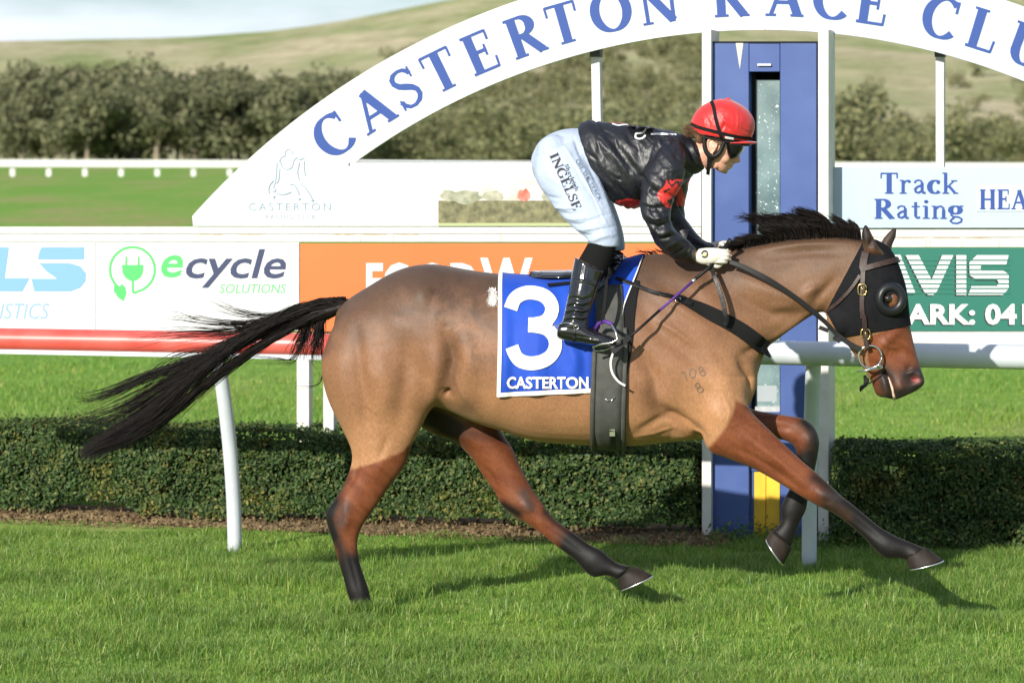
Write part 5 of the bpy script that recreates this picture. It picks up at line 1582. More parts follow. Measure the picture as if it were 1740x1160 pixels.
M_trim = mat("cloth_white_trim", (.72, .70, .67), 0.7, 0.2)
sc_ = thing_h("saddle_cloth", "blue saddle cloth with a white 3 and white edging", "saddle cloth", tuple(H(930, 672, -.3)))
ccols = np.concatenate([np.linspace(848, 1005, 40), np.linspace(1010, 1094, 24)])
cbot = np.interp(ccols, [848, 1005, 1015, 1040, 1048, 1053, 1060, 1072, 1085, 1094], [674, 667, 667, 650, 600, 555, 520, 492, 462, 436])
CL = {}
for s in (-1, 1):
    G = drape(ccols, cbot, .007, s)
    wv = (fbm(np.arange(len(ccols))[:, None] * .35 + np.zeros((1, 26)), np.arange(26)[None] * .12 + np.zeros((len(ccols), 1)), 3) - .5) * .008
    G[..., 1] += s * wv
    gx, gy = Hpx(G.reshape(-1, 3) * np.array([1, -s * -1.0 if s > 0 else 1, 1])); gx, gy = gx.reshape(wv.shape), gy.reshape(wv.shape)
    low = np.linspace(0, 1, 26)[None] ** 2
    rip = .010 * low * np.sin(np.arange(len(ccols))[:, None] * .42 + 1.0) * (np.arange(len(ccols))[:, None] < 42)
    for (l_, h_) in (([(915, 470), (945, 540), (985, 620)], .006), ([(935, 470), (975, 560), (1004, 640)], -.006), ([(862, 480), (858, 560), (866, 660)], .004), ([(985, 600), (960, 655)], .004)):
        rip = rip + h_ * np.exp(-(seg_dist(gx, gy, l_) / 8) ** 2)
    G[..., 1] += s * np.maximum(rip, -.004)
    CL[s] = G
    ob = mesh_obj("cloth_side", G.reshape(-1, 3), grid_faces(len(ccols), 26, s > 0), M_cloth, sc_, True)
    md = ob.modifiers.new("solid", 'SOLIDIFY'); md.thickness = .003; md.offset = 1 if s < 0 else 1
    def edge_strip(name, line, nxt, wid):
        V, F = [], []
        for i in range(len(line)):
            a = Vector(line[i]); b = Vector(nxt[i])
            d = (b - a).normalized() * wid
            o_ = Vector((0, s * .0045, .0015))
            V += [a + o_ - d * .12, a + o_ + d, a + d - o_ * .3]
        for i in range(len(line) - 1):
            F += [(i * 3, i * 3 + 3, i * 3 + 4, i * 3 + 1)]
        mesh_obj(name, V, F, M_trim, sc_)
    edge_strip("trim", G[0, :, :], G[2, :, :], .015)
    edge_strip("trim", G[:40, -1, :], G[:40, -3, :], .016)
    edge_strip("trim", G[46:, -1, :], G[46:, -4, :], .013)
CV = [Vector(p) for p in CL[-1].reshape(-1, 3)]
CB = BVHTree.FromPolygons([tuple(p) for p in CV], grid_faces(len(ccols), 26))
def surf_text(name, text, x0, y0, x1, y1, m, parent, bvh, off, bold=0.0, shear=0.0, rot=None, sub=0):
    v2, t2, r_ = sans(text, bold, shear, 1.0, 5)
    bmx = bmesh.new()
    vs_ = [bmx.verts.new((a, b, 0)) for a, b in v2]
    for t in t2:
        try: bmx.faces.new([vs_[i] for i in t])
        except ValueError: pass
    if sub:
        bmesh.ops.subdivide_edges(bmx, edges=bmx.edges[:], cuts=sub, use_grid_fill=True)
    V = []
    for v_ in bmx.verts:
        a, b = v_.co.x, v_.co.y
        X_, Y_ = x0 + a * (x1 - x0), y1 + b * (y0 - y1)
        if rot: X_, Y_ = rot(a, b)
        h_ = on_body(X_, Y_, off, bvh)
        V.append(h_[0] if h_ else H(X_, Y_, -.3))
    bmx.verts.index_update()
    F = [tuple(v_.index for v_ in f.verts) for f in bmx.faces]
    bmx.free()
    return mesh_obj(name, V, F, m, parent)
M_num = mat("number_white", (.74, .73, .71), 0.65, 0.2, var=(.66, .65, .62), vscale=14)
def disc3():
    P = []
    P += [(868, 537), (868, 527), (872, 514), (882, 503), (896, 498), (911, 498), (925, 503), (934, 513), (936, 526), (932, 538), (922, 547), (912, 551)]
    return P
surf_strokes("number", [catmull([(868, 526), (875, 509), (890, 500), (908, 499), (926, 505), (937, 519), (936, 535), (926, 547), (909, 551.5), (898, 551.5)], 4).tolist()], 23, .0052, M_num, sc_, CB, 2)
surf_strokes("number", [catmull([(898, 553.5), (912, 554.5), (930, 560), (942, 574), (943, 592), (933, 607), (914, 616), (894, 616), (878, 607), (870, 589)], 4).tolist()], 23, .0057, M_num, sc_, CB, 2)
surf_text("lettering", "CASTERTON", 861, 639.5, 1000, 660, M_num, sc_, CB, .0055, .03, 0, None, 0)

# girth and breast strap
M_girth = mat("girth_webbing", (.055, .056, .052), 0.7, 0.3, var=(.075, .075, .068), vscale=30, bump=.2, bscale=220)
gi = thing_h("girth", "wide grey elastic girth with a buckle under the horse's belly", "girth", tuple(H(1037, 762, 0)))
def band(name, xt0, xt1, xb0, xb1, ytop, ybot, off, m, parent, a0, a1, n=46, thick=.005):
    """band round the barrel between two angles (0 = spine, pi = under the belly)"""
    V, F = [], []
    for i in range(n):
        a = a0 + (a1 - a0) * i / (n - 1)
        f = abs(a) / math.pi
        xa, xb = xt0 + (xb0 - xt0) * f, xt1 + (xb1 - xt1) * f
        for k in range(5):
            x_ = xa + (xb - xa) * k / 4
            q = radial(x_, a, off + thick * (1 if 0 < k < 4 else .3))
            if q is None: q = H(x_, 600, 0)
            V.append(q)
    for i in range(n - 1):
        for k in range(4):
            F.append((i * 5 + k, i * 5 + k + 1, i * 5 + 6 + k, i * 5 + 5 + k))
    ob = mesh_obj(name, V, F, m, parent, True)
    md = ob.modifiers.new("solid", 'SOLIDIFY'); md.thickness = .004; md.offset = 0
    return ob
band("girth_band", 1012, 1058, 1010, 1061, 0, 0, .011, M_girth, gi, .55, 2 * math.pi - .55, 90)
band("side_edge", 1005, 1013, 1006, 1013, 0, 0, .013, M_girth, gi, 1.2, 2 * math.pi - 1.2, 60)
band("side_edge", 1057, 1064, 1058, 1065, 0, 0, .013, M_girth, gi, 1.2, 2 * math.pi - 1.2, 60)
M_pad = mat("black_pad", (.011, .011, .011), .8, .12, bump=.2, bscale=200)
strap("front_pad", [(1082, 478), (1070, 520), (1066, 560), (1064, 600), (1062, 640)], [10, 20, 22, 16, 6], M_pad, gi, .004, .004)
GB = HB
strap("surcingle_buckle_strap", [(1041, 725), (1041, 745), (1042, 757)], 9, M_blk, gi, .006, .018)
for (x_, y_) in ((1040, 727), (1036, 677)):
    h_ = on_body(x_, y_, .022)
    if h_:
        w_ = h_[0].y
        tube("hook", [H(x_ - 10, y_ - 1, w_), H(x_ - 4, y_ + 3, w_), H(x_ + 4, y_ + 2, w_), H(x_ + 9, y_ - 3, w_)], .0022, M_chrome, gi, 8)
h_ = on_body(1041, 727, .024)
box("buckle_plate", h_[0], .022, .006, .03, 0, M_chrome, gi, .001)
bs = thing_h("breast_strap", "broad black breast strap across the horse's chest", "strap", tuple(H(1300, 595, 0)))
strap("elastic_band", [(1166, 514), (1190, 525), (1215, 537), (1240, 550), (1262, 563), (1283, 578), (1300, 590)], [18, 24, 25, 26, 26, 26, 25], M_pad, bs, .003, .005)
for mir in (1,):
    V, F = strap_geo([(1166, 514), (1190, 525), (1215, 537), (1240, 550), (1262, 563), (1283, 578), (1300, 590)], [18, 24, 25, 26, 26, 26, 25], .003, .005)
    mesh_obj("elastic_band", [Vector((v_.x, -v_.y, v_.z)) for v_ in V], [tuple(reversed(f)) for f in F], M_pad, bs)
    # front of the chest
    pts = []
    for t in np.linspace(-1, 1, 19):
        C = H(1255, 560, 0); dd = (H(1301, 592, 0) - C).normalized()
        q, nr, i_, ds_ = HB.ray_cast(C + Vector((0, t * .085, 0)), Vector((dd.x, t * .6, dd.z)).normalized())
        if q: pts.append((q, nr))
    V, F = [], []
    for q, nr in pts:
        up_ = Vector((-.45, 0, .9)).normalized() * (13 * 12 / FPX)
        q = q + nr * .006
        V += [q + up_, q - up_]
    F = [(2 * i, 2 * i + 1, 2 * i + 3, 2 * i + 2) for i in range(len(pts) - 1)]
    ob = mesh_obj("chest_band", V, F, M_pad, bs); md = ob.modifiers.new("solid", 'SOLIDIFY'); md.thickness = .004
strap("buckle_tab", [(1148, 507), (1160, 512), (1175, 519)], [12, 18, 8], M_blk, bs, .006, .007)
strap("side_strap", [(1048, 476), (1075, 485), (1100, 494), (1125, 502), (1152, 511)], [6, 7, 6, 6, 7], M_blk, bs, .003, .013)
h_ = on_body(1152, 511, .014)
tube("strap_buckle", [H(1148, 506, h_[0].y), H(1156, 506, h_[0].y), H(1157, 515, h_[0].y), H(1149, 515, h_[0].y), H(1148, 506, h_[0].y)], .002, M_chrome, bs, 6)

# saddle
M_sad = mat("patent_black", (.009, .009, .011), 0.16, 0.5, coat=.6)
sd_ = thing_h("racing_saddle", "small black patent racing saddle with stirrup under the rider", "saddle", tuple(H(1000, 470, 0)))
def saddle_geo():
    V, F = [], []
    xs_ = np.linspace(902, 1060, 30)
    for x_ in xs_:
        top = np.interp(x_, [902, 930, 975, 1020, 1045, 1060], [460, 459, 458, 446, 434, 432])
        hw_ = np.interp(x_, [902, 920, 960, 1010, 1050, 1060], [.05, .10, .115, .09, .06, .04])
        th = np.interp(x_, [902, 915, 960, 1000, 1030, 1060], [2, 3.5, 5, 9, 12, 8])
        for k in range(20):
            a = 2 * math.pi * k / 20
            V.append(H(x_, top + th / 2 - th / 2 * math.cos(a) + 9 * (math.sin(a)) ** 2, 0) + Vector((0, -hw_ * math.sin(a), 0)))
    for i in range(29):
        for k in range(20):
            F.append((i * 20 + k, i * 20 + (k + 1) % 20, i * 20 + 20 + (k + 1) % 20, i * 20 + 20 + k))
    F += [tuple(range(20)), tuple(reversed(range(29 * 20, 30 * 20)))]
    return V, F
V, F = saddle_geo(); mesh_obj("seat", V, F, M_sad, sd_, True)
for s in (-1, 1):
    poly = [(1010, 436), (1042, 430), (1052, 437), (1058, 448), (1052, 462), (1040, 477), (1025, 492), (1012, 500), (1002, 498), (1000, 470)]
    gridp = []
    V, F = [], []
    # flap as a fan over the cloth
    cx_, cy_ = 1025, 463
    ringn = len(poly) * 4
    pl2 = catmull(poly + [poly[0]], 4)[:-1]
    for q in pl2: 
        h_ = on_body(q[0], max(q[1], 441), .022, HB)
        p = h_[0] if h_ else H(q[0], q[1], -.12)
        if q[1] < 441: p = H(q[0], q[1], p.y * .8)
        V.append(p)
    h_ = on_body(cx_, cy_, .030, HB); V.append(h_[0])
    n_ = len(pl2)
    for i in range(n_): F.append((i, (i + 1) % n_, n_))
    if s > 0: V = [Vector((v_.x, -v_.y, v_.z)) for v_ in V]
    ob = mesh_obj("flap", V, F, M_sad, sd_, True)
    md = ob.modifiers.new("solid", 'SOLIDIFY'); md.thickness = .006; md.offset = 0
strap("rear_strap", [(931, 489), (950, 487), (972, 485)], 6.5, M_pad, sd_, .003, .014)
wS = -.372
tube("stirrup_iron", [H(1012, 560, wS + .045), H(1016, 551, wS + .045), H(1028, 546, wS + .03), H(1040, 552, wS), H(1047, 566, wS - .02), H(1049, 577, wS - .025), H(1040, 582, wS - .025), H(1020, 585, wS - .02), H(1008, 590, wS - .01), H(1010, 596, wS + .01), H(1025, 595, wS + .03), H(1045, 588, wS + .045)], [.005, .005, .0055, .005, .004, .004, .004, .004, .004, .004, .004, .004], M_chrome, sd_, 10)
M_pur = mat("purple_wrap", (.075, .025, .20), 0.5, 0.3)
tube("stirrup_wrap", [H(1012, 559, wS + .045), H(1017, 549.5, wS + .042), H(1028, 545.5, wS + .03), H(1040, 551, wS + .0)], .008, M_pur, sd_, 10)
strap("stirrup_leather", [(1024, 548, wS + .03), (1027, 520, -.345), (1030, 490, -.315), (1030, 460, -.25)], 6, M_pad, sd_, .003)
wtrim = strap("loose_white_cord", [(1046, 590, -.335), (1038, 612, -.335), (1040, 632, -.333), (1050, 647, -.33), (1062, 655, -.325)], 3.5, M_trim, sc_, .002)
# ------------------------------------------------------------------ the rider
rider = thing_h("person", "rider in red cap, black jacket and white breeches crouched over the galloping horse", "person", tuple(H(990, 585, 0)))
def mirrored(st, dx=0.0, dy=0.0):
    return [[s[0] + dx, s[1] + dy, s[2] + dx, s[3] + dy, -s[4]] + list(s[5:]) for s in st]
pelvis = [(906, 262, 911, 303, 0, .09), (918, 240, 932, 332, 0, .145), (943, 224, 962, 346, 0, .168), (975, 218, 1000, 338, 0, .165), (1005, 222, 1035, 325, 0, .155), (1030, 228, 1055, 320, 0, .14)]
thigh = [(907, 272, 985, 236, -.085, .085), (910, 303, 1004, 268, -.115, .092), (930, 336, 1021, 306, -.15, .09), (956, 369, 1035, 340, -.19, .082), (979, 391, 1046, 371, -.22, .072), (995, 403, 1052, 395, -.235, .062), (1000, 413, 1054, 413, -.24, .054), (1001, 417, 1053, 420, -.242, .052)]
shank = [(1004, 405, 1050, 408, -.24, .048), (993, 424, 1043, 434, -.25, .05), (980, 448, 1031, 462, -.27, .05), (973, 475, 1020, 480, -.29, .048)]
boot_leg = [(977, 437, 1027, 461, -.292, .056, 2.2), (971, 468, 1020, 478, -.305, .054), (966, 497, 1013, 500, -.322, .049), (961, 522, 1005, 525, -.335, .043), (957, 540, 1000, 540, -.342, .041), (953, 555, 1000, 556, -.345, .040)]
boot_foot = [(949, 556, 947, 568, -.347, .022), (953, 548, 949, 575, -.347, .032), (972, 545, 968, 581, -.348, .036), (990, 549, 988, 584, -.35, .038), (1006, 560, 1005, 587, -.353, .040), (1024, 566, 1023, 589, -.356, .040), (1040, 572, 1039, 588, -.356, .030), (1048, 577, 1047, 585, -.356, .016)]
torso = [(984, 212, 1027, 332, 0, .165, 2.3), (1002, 203, 1047, 345, 0, .178, 2.3), (1040, 208, 1072, 356, 0, .19, 2.3), (1080, 212, 1094, 350, 0, .195, 2.3), (1118, 215, 1120, 338, 0, .195, 2.3), (1145, 222, 1150, 322, 0, .178), (1163, 228, 1176, 301, 0, .115), (1178, 236, 1191, 292, 0, .078), (1187, 242, 1198, 287, 0, .066)]
arm_n = [(1108, 232, 1158, 242, -.12, .07), (1102, 275, 1165, 268, -.18, .082), (1090, 308, 1163, 303, -.215, .078), (1086, 338, 1148, 338, -.235, .070), (1090, 366, 1140, 364, -.245, .064), (1097, 388, 1143, 382, -.245, .062), (1112, 415, 1155, 397, -.225, .060), (1138, 439, 1171, 408, -.185, .054), (1160, 446, 1181, 418, -.15, .044), (1177, 446, 1187, 423, -.125, .034)]
arm_f = [(1112, 236, 1168, 250, .12, .07), (1118, 275, 1178, 280, .18, .078), (1124, 310, 1172, 312, .21, .072), (1128, 340, 1166, 340, .225, .064), (1132, 366, 1166, 362, .23, .06), (1140, 392, 1177, 385, .215, .056), (1155, 415, 1190, 402, .18, .05), (1180, 430, 1206, 411, .14, .042), (1197, 434, 1216, 416, .11, .034)]
face = [(1258, 214, 1190, 205, 0, .068), (1264, 230, 1192, 222, 0, .074), (1262, 244, 1198, 236, 0, .074), (1254, 257, 1202, 250, 0, .071), (1247.5, 267, 1206, 262, 0, .066), (1242, 276, 1208, 273, 0, .058), (1240, 284, 1212, 282, 0, .049), (1235.5, 291, 1217, 288, 0, .035), (1231, 294.5, 1222, 292, 0, .018)]
neck_j = [(1182, 238, 1200, 290, 0, .058), (1192, 235, 1214, 284, 0, .056), (1203, 225, 1230, 275, 0, .056)]
nose = [(1255, 252, 1242, 253, 0, .008), (1256, 262, 1241, 262, 0, .010), (1258, 271, 1240, 270, 0, .013), (1257.5, 275.5, 1240, 275, 0, .014), (1249, 278, 1240, 277.5, 0, .011)]
hand_n = [(1172, 444, 1184, 424, -.125, .022), (1190, 448, 1198, 422, -.128, .026), (1208, 448, 1212, 423, -.13, .028), (1222, 444, 1224, 424, -.13, .024)]
hand_f = mirrored(hand_n, 22, -10)
inner = [loft_geo(pelvis, 24, 4, .9), loft_geo(thigh, 20, 4, .88), loft_geo(mirrored(thigh, 8, 6), 20, 4, .88), loft_geo(shank, 16, 4, .85), loft_geo(mirrored(shank, 8, 6), 16, 4, .85), loft_geo(boot_leg, 16, 4, .8), loft_geo(mirrored(boot_leg, 8, 6), 16, 4, .8), loft_geo(boot_foot, 16, 4, .75), loft_geo(mirrored(boot_foot, 8, 6), 16, 4, .75),
         loft_geo(torso[:-2], 28, 4, .76), loft_geo(arm_n[1:], 18, 4, .58), loft_geo(arm_f[1:], 18, 4, .58), loft_geo([(1130, 240, 1140, 310, 0, .06), (1160, 243, 1176, 290, 0, .05), (1182, 244, 1198, 283, 0, .048)], 20), loft_geo(hand_n, 14, 4, .8), loft_geo(hand_f, 14, 4, .8),
         loft_geo(face, 28), loft_geo(neck_j, 22), loft_geo(nose, 14), ell_geo(1241.5, 280.5, 0, 5, 2.6, .018), ell_geo(1239, 285, 0, 5, 2.6, .016), ell_geo(1232, 290.5, 0, 5.5, 5, .016),
         ell_geo(1230, 268, -.045, 11, 10, .020), ell_geo(1230, 268, .045, 11, 10, .020), ell_geo(1214, 279, -.044, 8, 8, .012), ell_geo(1214, 279, .044, 8, 8, .012)]
jb = remesh(inner, .0040, 2, .5)
sculpt(jb, [([(1246, 283), (1236, 282.5)], 1.5, -1.3, ''), ([(1250, 276), (1246, 275)], 2.0, -1.0, ''), ([(1226, 262), (1238, 276)], 5, .5, '')])
M_skin = mat("skin", (.56, .33, .23), 0.45, 0.4, var=(.62, .30, .22), vscale=26, bump=.05, bscale=200)
M_skin.node_tree.nodes["Principled BSDF"].inputs['Subsurface Weight'].default_value = 0.08
M_skin.node_tree.nodes["Principled BSDF"].inputs['Subsurface Radius'].default_value = (.01, .004, .002)
link("body", jb, M_skin, rider, True)
M_lip = mat("lips", (.45, .16, .13), .4, .4)
# ears
for s in (-1, 1):
    pts = [(1205, 258), (1202, 249), (1203, 240), (1209, 236), (1216, 239), (1218, 246), (1215, 253), (1210, 260), (1207, 262)]
    parts_ = [chain_geo([(x_, y_, s * .079, .0042) for x_, y_ in pts], 8), ell_geo(1210, 249, s * .073, 8, 12, .008), ell_geo(1213, 250, s * .078, 3, 4, .005)]
    me = remesh(parts_, .0022, 3)
    link("ear", me, M_skin, rider, True)
V, F = ell_geo(1210.5, 261.5, -.086, 1.3, 1.3, .003, 0, 8); mesh_obj("ear_stud", V, F, M_brass, rider, True)

# jacket
M_silk = mat("black_satin", (.011, .012, .018), 0.47, 0.6, attr="coat", bump=.4, bscale=40, stretch=(1, 1, .35))
jk = remesh([loft_geo(torso, 40), loft_geo(arm_n, 30), loft_geo(arm_f, 30), ell_geo(1128, 262, -.12, 36, 38, .085), ell_geo(1128, 262, .12, 36, 38, .085)], .0048, 5, .5)
rj = random.Random(4)
folds = []
def fold(p, rad, h): folds.append((p, rad, h, ''))
fold([(1090, 300), (1110, 325), (1140, 335)], 4.5, -4); fold([(1087, 348), (1108, 356), (1138, 350)], 3.6, -4.5); fold([(1090, 362), (1115, 372), (1140, 366)], 4.0, 3.5); fold([(1095, 378), (1120, 386), (1143, 376)], 3.6, -4.5)
fold([(1100, 392), (1125, 398), (1148, 386)], 4.5, 3.5); fold([(1108, 408), (1130, 405), (1152, 398)], 3.5, -4); fold([(1125, 425), (1142, 415), (1160, 405)], 4, 2.5); fold([(1140, 435), (1158, 425), (1170, 412)], 3, -3); fold([(1158, 440), (1172, 428), (1178, 420)], 2.5, -2)
fold([(1103, 278), (1112, 258), (1128, 240)], 4, -4); fold([(1095, 292), (1104, 310), (1100, 335)], 4, 3)
fold([(1010, 225), (1040, 260), (1075, 300)], 7, 3); fold([(1022, 220), (1060, 262), (1085, 300)], 6, -3.4); fold([(995, 225), (1020, 275), (1055, 335)], 6, 2.6); fold([(1005, 262), (1030, 300), (1065, 340)], 5, -3)
fold([(1060, 222), (1085, 250), (1090, 285)], 6, -3); fold([(1085, 218), (1105, 240), (1108, 260)], 5, 2.5); fold([(1100, 222), (1125, 232), (1140, 250)], 4, -2.6); fold([(1140, 228), (1152, 250), (1150, 275)], 4, -2.6); fold([(1165, 235), (1172, 255), (1185, 285)], 4, -2.4); fold([(1176, 240), (1182, 262), (1192, 285)], 3, 2)
fold([(1040, 300), (1055, 325), (1075, 345)], 4, -3); fold([(1060, 310), (1075, 330), (1085, 345)], 4, 2.5); fold([(1115, 285), (1140, 290), (1160, 285)], 5, 2); fold([(1120, 300), (1140, 310), (1158, 305)], 3.5, -2.4)
sculpt(jk, folds)
v = get_v(jk); n = get_n(jk); px, py = Hpx(v)
ra, rb = (px * .6 + py * .8), (py * .6 - px * .8)
cr1 = fbm(ra / 75, rb / 15, 61, 2) - .5
cr2 = np.abs(fbm(ra / 60, rb / 22, 71, 2) - .5)
hem = np.exp(-((px - np.interp(py, [200, 340], [990, 1040])) / 14) ** 2)
cr3 = np.abs(fbm(ra / 34 + 3, rb / 9, 81, 2) - .5)
cr4 = np.abs(fbm(px / 16, py / 30 + px / 50, 91, 2) - .5)
v += n * (cr1 * .013 - np.exp(-(cr2 / .05) ** 2) * .0045 - np.exp(-(cr3 / .06) ** 2) * .0014 - np.exp(-(cr4 / .05) ** 2) * .0010 + hem * .003)[:, None]
set_v(jk, v)
px, py = Hpx(v); W = v[:, 1]
jc = np.tile(np.array((.006, .0065, .011)), (len(v), 1))
redc = np.array((.60, .028, .022))
rose = [(1134, 303), (1142, 307), (1150, 304), (1166, 306), (1161, 320), (1152, 334), (1146, 355), (1134, 353), (1122, 341), (1117, 333), (1118, 326), (1128, 318)]
m_ = (W < -.05) & in_poly(px, py, rose)
jc[m_] = redc
for pts, rad in (([(1142, 316), (1150, 309), (1158, 311)], 1.6), ([(1139, 346), (1142, 338), (1148, 333)], 2.2), ([(1137, 342), (1141, 345)], 3.0), ([(1129, 326), (1137, 322)], 2.0), ([(1152, 312), (1158, 318)], 1.5), ([(1134, 304), (1138, 312), (1142, 317)], 1.6)):
    d_ = seg_dist(px, py, pts)
    jc[(W < -.05) & (d_ < rad)] = (.012, .01, .012)
m_ = (W > .05) & (px > 1150) & (py > 290) & (py < 350) & (fbm(px / 12, py / 12, 5, 2) > .35)
jc[m_] = redc * .9
m_ = (W > -.17) & in_poly(px, py, [(1045, 342), (1068, 337), (1092, 341), (1092, 362), (1045, 362)])
jc[m_] = redc
m_ = (py < 212 + (px - 1040) * .05) & (px > 1036) & (px < 1120) & (W > -.04) & (n[:, 2] > .4)
jc[m_] = redc
M_silkr = M_silk
set_col(jk, jc)
jacket = link("jacket", jk, M_silk, rider, True)
JB = bvh_of(jk)
M_wpr = mat("jacket_white_print", (.74, .74, .76), .5, .3)
surf_strokes("jacket_print", [[(1040, 211), (1050, 213.5), (1062, 212.5), (1080, 213.5), (1098, 215), (1112, 216.5)]], 2.4, .002, M_wpr, jacket, JB, 6)
surf_strokes("jacket_print", [[(1098, 218.5), (1094, 225), (1088, 226.5), (1081, 228), (1080, 234), (1086, 236.5), (1093, 234.5), (1097, 230)], [(1098, 218.5), (1104, 217.5)], [(1106, 228.5), (1120, 228), (1135, 229), (1149, 229.5)]], 3.0, .002, M_wpr, jacket, JB, 6)

# breeches
M_bre = mat("white_breeches", (.39, .45, .57), 0.6, 0.25, var=(.34, .40, .53), vscale=7, bump=.6, bscale=26, stretch=(1, 1, 1))
bk = remesh([loft_geo(pelvis, 36), loft_geo(thigh, 32), loft_geo(mirrored(thigh, 8, 6), 32), ell_geo(945, 270, -.09, 34, 42, .085, -.3), ell_geo(945, 270, .09, 34, 42, .085, -.3)], .0050, 6, .5)
bf = []
for k in range(7):
    y0 = 352 + k * 9
    bf.append(([(942 + k * 8, y0), (960 + k * 8, y0 + 3), (985 + k * 6, y0 - 1)], 2.4, -1.5 if k % 2 else 1.4, ''))
bf += [([(985, 250), (1005, 290), (1025, 330)], 4, -2.0, ''), ([(960, 250), (985, 290), (1010, 335), (1030, 380)], 2.2, 1.4, ''), ([(930, 250), (950, 262), (975, 262)], 7, 1.5, ''), ([(1015, 300), (1030, 335), (1042, 370)], 5, 1.5, ''), ([(1000, 395), (1020, 390), (1045, 385)], 3, -1.6, ''), ([(1005, 404), (1025, 402), (1048, 398)], 3, 1.5, '')]
bf += [([(912, 322), (930, 335), (955, 338)], 3, -1.6, ''), ([(925, 342), (945, 352), (970, 352)], 3, 1.5, ''), ([(975, 235), (985, 262), (1000, 290)], 3, -1.6, ''), ([(1000, 300), (1008, 330), (1022, 362)], 3, -1.4, ''), ([(930, 300), (960, 318), (990, 322)], 4, 1.0, ''), ([(985, 380), (1010, 372), (1040, 362)], 2.6, -1.5, '')]
sculpt(bk, bf, 1.6)
breeches = link("breeches", bk, M_bre, rider, True)
BB = bvh_of(bk)
M_inkd = mat("breeches_print_dark", (.02, .02, .026), .6, .3)
M_inkg = mat("breeches_print_grey", (.16, .22, .26), .6, .3)
def serif_surf(name, word, p0, p1, h_, m, bvh, parent):
    """word running from p0 to p1 along its baseline, height h_ px to the left of the run"""
    V, F, Lr = serif_word(word, .02)
    w0, w1 = V[:, 0].min(), V[:, 0].max()
    d = np.array(p1, float) - np.array(p0, float); Ld = np.linalg.norm(d); d /= Ld
    up_ = np.array((d[1], -d[0]))
    out = []
    for k, (a, b) in enumerate(V):
        q = np.array(p0) + d * ((a - w0) / (w1 - w0) * Ld) + up_ * (b * h_)
        hh = on_body(q[0], q[1], .0024 + .00015 * Lr[k], bvh)
        out.append(hh[0] if hh else H(q[0], q[1], -.2))
    mesh_obj(name, out, F, m, parent)
serif_surf("name_lettering", "INGELSE", (934, 265), (975, 358), 15, M_inkd, BB, breeches)
serif_surf("name_lettering", "Shayleigh", (959, 281), (978, 325), 6.5, M_inkd, BB, breeches)
surf_text("print_lettering", "OFF THE TRACK", 0, 0, 1, 1, M_inkg, breeches, BB, .0026, .0, 0, lambda a, b: (977 + a * 40 + b * 6, 274 + a * 69 - b * 4.2))
surf_strokes("seam", [[(958, 252), (985, 295), (1008, 335), (1027, 380)]], .9, .0012, M_wpr, breeches, BB, 6)

# socks and boots
M_sock = mat("black_sock", (.008, .008, .008), .85, .1, bump=.2, bscale=300)
M_boot = mat("boot_patent", (.008, .008, .009), 0.12, .55, coat=.7, bump=.0)
M_sole = mat("boot_sole", (.03, .028, .026), .7, .2)
for s, tr_ in ((-1, lambda st: st), (1, lambda st: mirrored(st, 8, 6))):
    loft_obj("sock", tr_(shank), M_sock, rider, 24)
    me = remesh([loft_geo(tr_(boot_leg), 28), loft_geo(tr_(boot_foot), 24)], .0036, 4)
    if s < 0:
        bst = []
        for k, (y_, hh) in enumerate(((508, -2.6), (514, 2.4), (520, -3.0), (526, 2.6), (532, -3.0), (538, 2.4), (544, -2.2))):
            bst.append(([(958 + k * -.5, y_ + 4), (975, y_ - 3 + (k % 2) * 4), (990, y_ + 2), (1004, y_ - 3)], 2.3, hh, ''))
        for k in range(6):
            bst.append(([(987 + k * 5.6, 447 + k * 2), (982 + k * 5.6, 474 + k * 1.2)], 1.3, -.55, ''))
        bst += [([(968, 474), (992, 478), (1018, 484)], 2, 1.0, ''), ([(950, 566), (990, 572), (1040, 580)], 1.6, -1.0, '')]
        sculpt(me, bst)
    bt = link("boot", me, M_boot, rider, True)
    if s < 0:
        BT = bvh_of(me)
        sp = [on_body(x_, y_, .004, BT) for x_, y_ in ((951, 552), (962, 549), (972, 550), (980, 555))]
        tube("spur", [H(938, 553, -.35), H(946, 554, -.36)] + [q[0] for q in sp if q], .0022, M_chrome, None, 8).parent = bt
        q = on_body(979, 556, .006, BT)
        tube("spur_ring", [H(979 + 4 * math.cos(a), 556 + 4 * math.sin(a), q[0].y) for a in np.linspace(0, 6.283, 14)], .0014, M_chrome, None, 6).parent = bt
        Vs, Fs = strap_geo([(975, 551), (976, 565), (975, 580)], 4, .002, .002, BT)
        mesh_obj("spur_strap", Vs, Fs, M_blk).parent = bt
        for o_ in bpy.data.objects:
            if o_.parent == bt: o_.location = (0, 0, 0)

